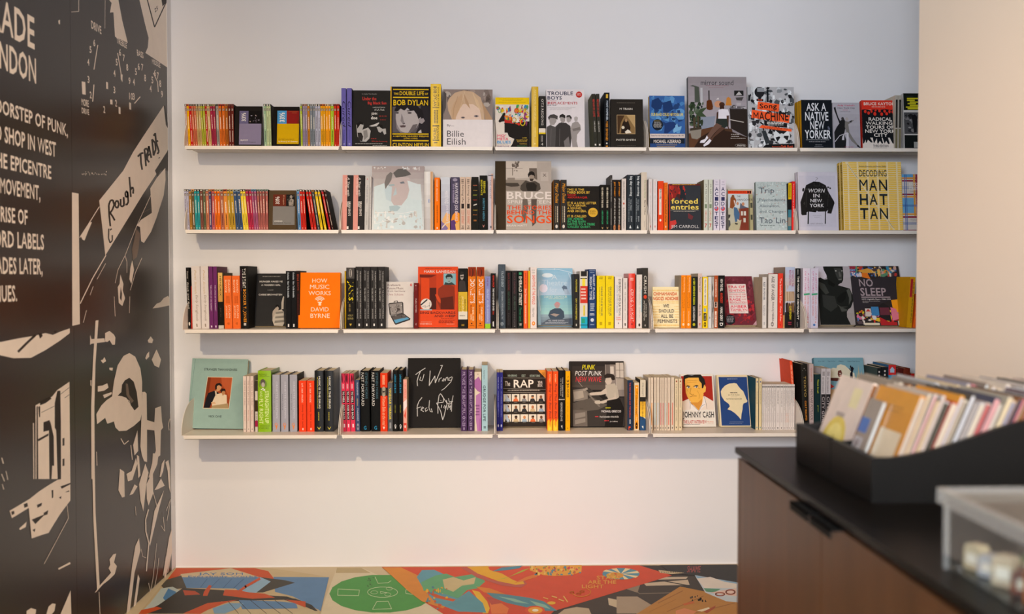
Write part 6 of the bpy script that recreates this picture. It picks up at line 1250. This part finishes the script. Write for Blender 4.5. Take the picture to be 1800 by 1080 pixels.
# ---------------------------------------------------------------- cabinet
CT = hit_z(1532, 892, 0).z * 0 + (CAMZ - (892 - 493) * 1.5 / FPX)      # worktop height
pc = hit_z(1297, 786, CT)
CX, CY = pc.x, pc.y                                                     # far left corner of the worktop
CN_Y = -4.25
cab = thing('counter_cabinet', 'long black wood counter cabinet with flush doors standing against the right wall', 'cabinet', ((CX + XR) / 2, CY, 0))
ox_, oy_ = (CX + XR) / 2, CY
def cb(m, x0, x1, y0, y1, z0, z1): m.box(x0 - ox_, x1 - ox_, y0 - oy_, y1 - oy_, z0, z1)
m = MB(); cb(m, CX - .006, XR - .003, CN_Y, CY, CT - .012, CT); wt = m.build('worktop', M_CABTOP, cab)
m = MB(); cb(m, CX + .018, XR - .004, CN_Y + .002, CY - .004, .07, CT - .0125); m.build('body', M_DARK, cab)
m = MB(); cb(m, CX + .05, XR - .02, CN_Y + .02, CY - .03, 0.0005, .07); m.build('plinth', M_DARK, cab)
m = MB(); cb(m, CX, XR - .004, CY - .020, CY - .002, .07, CT - .022); m.build('end_panel', M_CAB, cab)
sy = hit_x(1443, 1000, CX).y
dw = CY - .021 - sy
k = 0; y = CY - .0215
while y > CN_Y + .05:
    y1 = max(y - dw, CN_Y + .004)
    m = MB(); cb(m, CX, CX + .0165, y1 + .001, y - .001, .085, CT - .022); d = m.build('door', M_CAB, cab)
    h = MB(); yy = (y1 + .05) if k % 2 == 0 else (y - .05)
    cb(h, CX - .020, CX + .001, yy - .045, yy + .045, CT - .0215, CT - .0185); cb(h, CX - .020, CX - .018, yy - .045, yy + .045, CT - .032, CT - .0185)
    ho = h.build('handle', M_DARK, d)
    y = y1; k += 1

# ---------------------------------------------------------------- disc bin on the worktop
yn = CAM.y + 1.50 * math.cos(PITCH); 
pn = hit_y(1532, 892, yn); px_near = pn.x
BYN = yn; BYF = hit_x(1399, 822, px_near).y
BX0 = px_near; BX1 = BX0 + .50
base = CT + .0005
hz_near = hit_y(1532, 806, BYN).z - base; hz_far = hz_near
binr = thing('record_bin', 'black low-fronted disc bin with two lengthwise compartments on the counter', 'bin', (BX0, BYF, base))
T_ = .010
def prof(y, pts):
    return [(hit_y(px, py, y).x - BX0, hit_y(px, py, y).z - base) for px, py in pts]
top = prof(BYN, [(1532, 806), (1565, 806), (1600, 801), (1640, 792), (1680, 780), (1720, 766), (1760, 752), (1800, 741)])
e = top[-1]; s0 = (top[-1][1] - top[-2][1]) / (top[-1][0] - top[-2][0])
top += [(e[0] + .06, e[1] + .06 * s0 * .9), (.50, e[1] + .06 * s0 * .9 + .01)]
bp = [(0, 0)] + top + [(.50, 0)]
bp = bp[:1] + bp[1:]
L_ = BYF - BYN
m = MB(); m.prism(bp, 'y', -L_, -L_ + T_); m.build('side_panel', M_BIN, binr)
m = MB(); m.prism(bp, 'y', -T_, 0); m.build('side_panel', M_BIN, binr)
m = MB(); m.prism([(p[0], p[1] - (.0 if i in (0, len(bp)-1) else .004)) for i, p in enumerate(bp)], 'y', -L_ / 2 - T_ / 2, -L_ / 2 + T_ / 2); m.build('divider', M_BIN, binr)
m = MB(); m.box(.0, T_, -L_ + T_, -L_ / 2 - .006, 0, hz_near); m.build('front_panel', M_BIN, binr)
m = MB(); m.box(.0, T_, -L_ / 2 + .006, -T_, 0, hz_near); m.build('front_panel', M_BIN, binr)
m = MB(); m.box(.004, T_ - .001, -L_ / 2 - .006, -L_ / 2 + .006, 0, hz_near - .001); m.build('joint_strip', M_DARK, binr)
m = MB(); m.box(T_, .50, -L_ + T_, -T_, .002, .008); m.build('bottom_panel', M_BIN, binr)
m = MB(); m.box(.492, .50, -L_ + T_, -T_, .008, top[-1][1]); m.build('rear_panel', M_BIN, binr)

# discs: card sleeves tilted back, faces towards the low front
DW = (L_ - 3 * T_) / 2 - .012
DH = .166
PAL = ['d8c8b4', 'd4c8bc', '6c5c50', 'dcd0c8', 'c0b8b4', 'b8341c', 'f0a428', 'e0d4c0', '4c463c', 'a8a09c', 'c4c0c4', 'd0bcb0', '44485c', 'a09484', 'b0a898', 'd8bc98', '8c5c38', '2c2018',
       'e0ccb4', 'b85c5c', '8c8880', 'b8bcc0', 'c4c8c8', '6c5c64', 'd8d8dc', '9ca0a4', 'dcc8a4', 'a09898', '9894a4', 'c87880', 'd8a0a0', '8c8078', 'dcccb0', 'c8b8a8']
PNAME = {'d8c8b4': 'cream', 'd4c8bc': 'off-white', '6c5c50': 'brown-grey', 'dcd0c8': 'white', 'b8341c': 'red', 'f0a428': 'amber', '4c463c': 'black'}
def cname(h):
    r, g, b = (int(h[i:i+2], 16) for i in (0, 2, 4))
    mx, mn = max(r, g, b), min(r, g, b)
    if mx - mn < 22: return 'white' if mx > 215 else 'pale grey' if mx > 170 else 'grey' if mx > 110 else 'black'
    if r >= g >= b: return ('cream' if mx > 200 and mn > 150 else 'tan' if mx > 150 and mn > 90 else 'brown' if mx < 150 else 'orange' if g > 90 else 'red')
    if b >= r: return 'bluish grey'
    return 'pink' if r > 150 else 'dark'
def disc(compart, x, tilt, th, col, lab, prog='', h=DH, wd=None, yo=0):
    wd = wd or DW
    yc = -L_ + T_ + .006 if compart == 0 else -L_ / 2 + T_ / 2 + .006
    root = thing('disc_sleeve', lab, 'disc', (BX0 + x, BYF + yc + yo, base + .0085 + th * math.sin(tilt) * .0), (0, tilt, 0), group='discs filed in the %s compartment' % ('near' if compart == 0 else 'far'))
    m = MB(); m.box(0, th, 0, wd, 0, h, hexc(col)); m.build('card', M_SLEEVE, root)
    m = MB(); m.box(.0006, th - .0006, -.0004, .0004, .003, h - .003, hexc(random.choice(PAL))); m.build('spine_strip', M_SLEEVE, root)
    if prog:
        c = Canvas((0, 0, 100, 100), lambda u, v, d: (-d, wd * (1 - u), v * h)); c.run(prog); c.build('front_print', M_SLEEVE, root)
    return root
random.seed(5)
tl = R_(21)
PAL = [''.join('%02x' % int(int(c[i:i+2], 16) * .86) for i in (0, 2, 4)) for c in PAL]
NP = {0: 'near', 1: 'far'}
disc(1, .020, tl, .008, 'dccabc', 'white disc sleeve with yellow arch motif at the far front of the bin', 'E 46 74 34 30 e0c85c;R 12 74 80 100 e0c85c;R 20 78 72 100 e8d468;E 46 74 24 22 ecdc80;RT 44 66 48 86 a09848 NO;R 55 10 80 32 e0d4a4;R 30 40 56 45 a89c94')
disc(0, .0125, tl, .006, '94887c', 'grey disc sleeve with square blue sticker in front of the amber one', 'R 0 24 62 42 3c6cb0;R 0 48 60 96 b8b4b4;K 6 50 60 94 3 16 6 14 8c8484,d0ccc8', h=DH * .86, wd=.058, yo=DW - .06)
disc(0, .022, tl, .009, 'c8801c', 'amber disc sleeve with cream square label on its front', 'G 0 0 100 100 d08c20 b87014 5;K 4 50 30 98 5 14 8 18 6c3c10,8c5418;P 7c4c14 4,60 20,40 34,90 10,98;R 40 40 92 84 dcc8a8;D 46 76 86 80 a88c64 1;D 12 16 80 24 a87020 2')
for comp in (0, 1):
    x = .033 if comp == 0 else .030; i = 0
    while x < .385:
        th = random.choice([.0045, .006, .0075, .009]); col = PAL[(i + comp * 11) % len(PAL)]
        tt = R_(21 + 7 * min(1, x / .36))
        nm = cname(col)
        disc(comp, x + .001, tt if i else tl, th, col, '%s filed disc, %s behind the %s disc in the %s row' % (nm, NUM[i] if i < len(NUM) else str(i + 1) + 'th', 'amber' if comp == 0 else 'yellow arch', NP[comp]),
             h=DH * random.uniform(.94, 1.03), yo=random.uniform(-.002, .002), prog='')
        x += th / math.cos(tl) + .0012; i += 1

# ---------------------------------------------------------------- clear acrylic box at the counter edge
pa = hit_z(1658, 1000, CT); AX0, AYF = pa.x, pa.y
AH = (hit_y(1658, 862, AYF).z - CT)
AX1 = min(XR - .03, AX0 + .34); AYN = AYF - .30
ab = thing('acrylic_box', 'clear acrylic lidded box of small packets on the black counter', 'box', (AX0, AYF, CT + .0005))
aw, al = AX1 - AX0, AYF - AYN; q = .004
def ap(name, *b):
    m = MB(); m.box(*b); return m.build(name, M_ACR, ab)
ap('side_wall', 0, q, -al, 0, .0, AH - .006); ap('side_wall', aw - q, aw, -al, 0, .0, AH - .006)
ap('end_wall', q + .0002, aw - q - .0002, -q, 0, .0, AH - .006); ap('end_wall', q + .0002, aw - q - .0002, -al, -al + q, .0, AH - .006)
ap('base_plate', q + .0002, aw - q - .0002, -al + q, -q, .0, .004)
lid = ap('lid', -.004, aw + .004, -al - .004, .004, AH - .0055, AH)
m = MB()
for b in ((-.006, 0, -al - .006, .006), (aw, aw + .006, -al - .006, .006)): m.box(b[0], b[1], b[2], b[3], AH - .016, AH + .0015)
for b in ((0, aw, 0, .006), (0, aw, -al - .006, -al)): m.box(b[0], b[1], b[2], b[3], AH - .016, AH + .0015)
m.build('lid_rim', M_RIM, lid)
m = MB()
for b in ((0, .005, -.005, 0), (0, .005, -al, -al + .005)): m.box(b[0] - .0003, b[1], b[2], b[3] + .0003, 0, AH - .0165)
m.build('corner_edge', M_RIM, ab)
m = MB(); m.box(q + .001, aw - q - .001, -al * .5 - .002, -al * .5 + .002, .0045, AH - .03); m.build('divider', M_ACR, ab)
items = [(.030, .020, .026, .040, 'f0dcb4', 'cream card packet'), (.034, .050, .030, .034, 'dcdce0', 'silver foil packet'), (.032, .082, .028, .046, 'ecd8b8', 'pale buff packet'),
         (.038, .116, .032, .038, '8c4c38', 'reddish brown packet'), (.034, .150, .032, .050, 'f08020', 'bright orange packet'), (.036, .186, .032, .042, 'e8c8a0', 'tan packet'),
         (.034, .222, .030, .044, 'c84c28', 'brick red packet'), (.090, .040, .036, .030, '8c9c6c', 'olive green packet'), (.095, .090, .036, .036, 'f0ece4', 'white packet'),
         (.100, .200, .036, .040, 'f0a840', 'amber packet'), (.150, .060, .036, .034, 'a0a0a8', 'grey packet'), (.160, .190, .036, .034, '4c6c8c', 'blue packet')]
for i, (x, y, s_, h, c, nm) in enumerate(items):
    if x + s_ > aw: continue
    h *= .72; s_ *= .9; c = ''.join('%02x' % int(int(c[k_:k_+2], 16) * .8) for k_ in (0, 2, 4))
    o = thing('small_packet', '%s lying inside the clear acrylic box' % nm, 'packet', (AX0 + x, AYF - y, CT + .0052), (0, 0, R_(-70 + 9 * (i % 4))), group='packets in the acrylic box')
    m = MB(); hs = s_ / 2; m.prism([(-hs, 0), (hs, 0), (hs * .96, h * .8), (hs * .7, h), (-hs * .7, h), (-hs * .96, h * .8)], 'y', -hs * .7, hs * .7, hexc(c)); m.build('packet_body', M_SLEEVE, o)
    m = MB(); m.box(-hs * .6, hs * .6, -hs * .7 - .0004, -hs * .7, h * .25, h * .65, hexc('e8e0d0')); m.build('packet_label', M_SLEEVE, o)
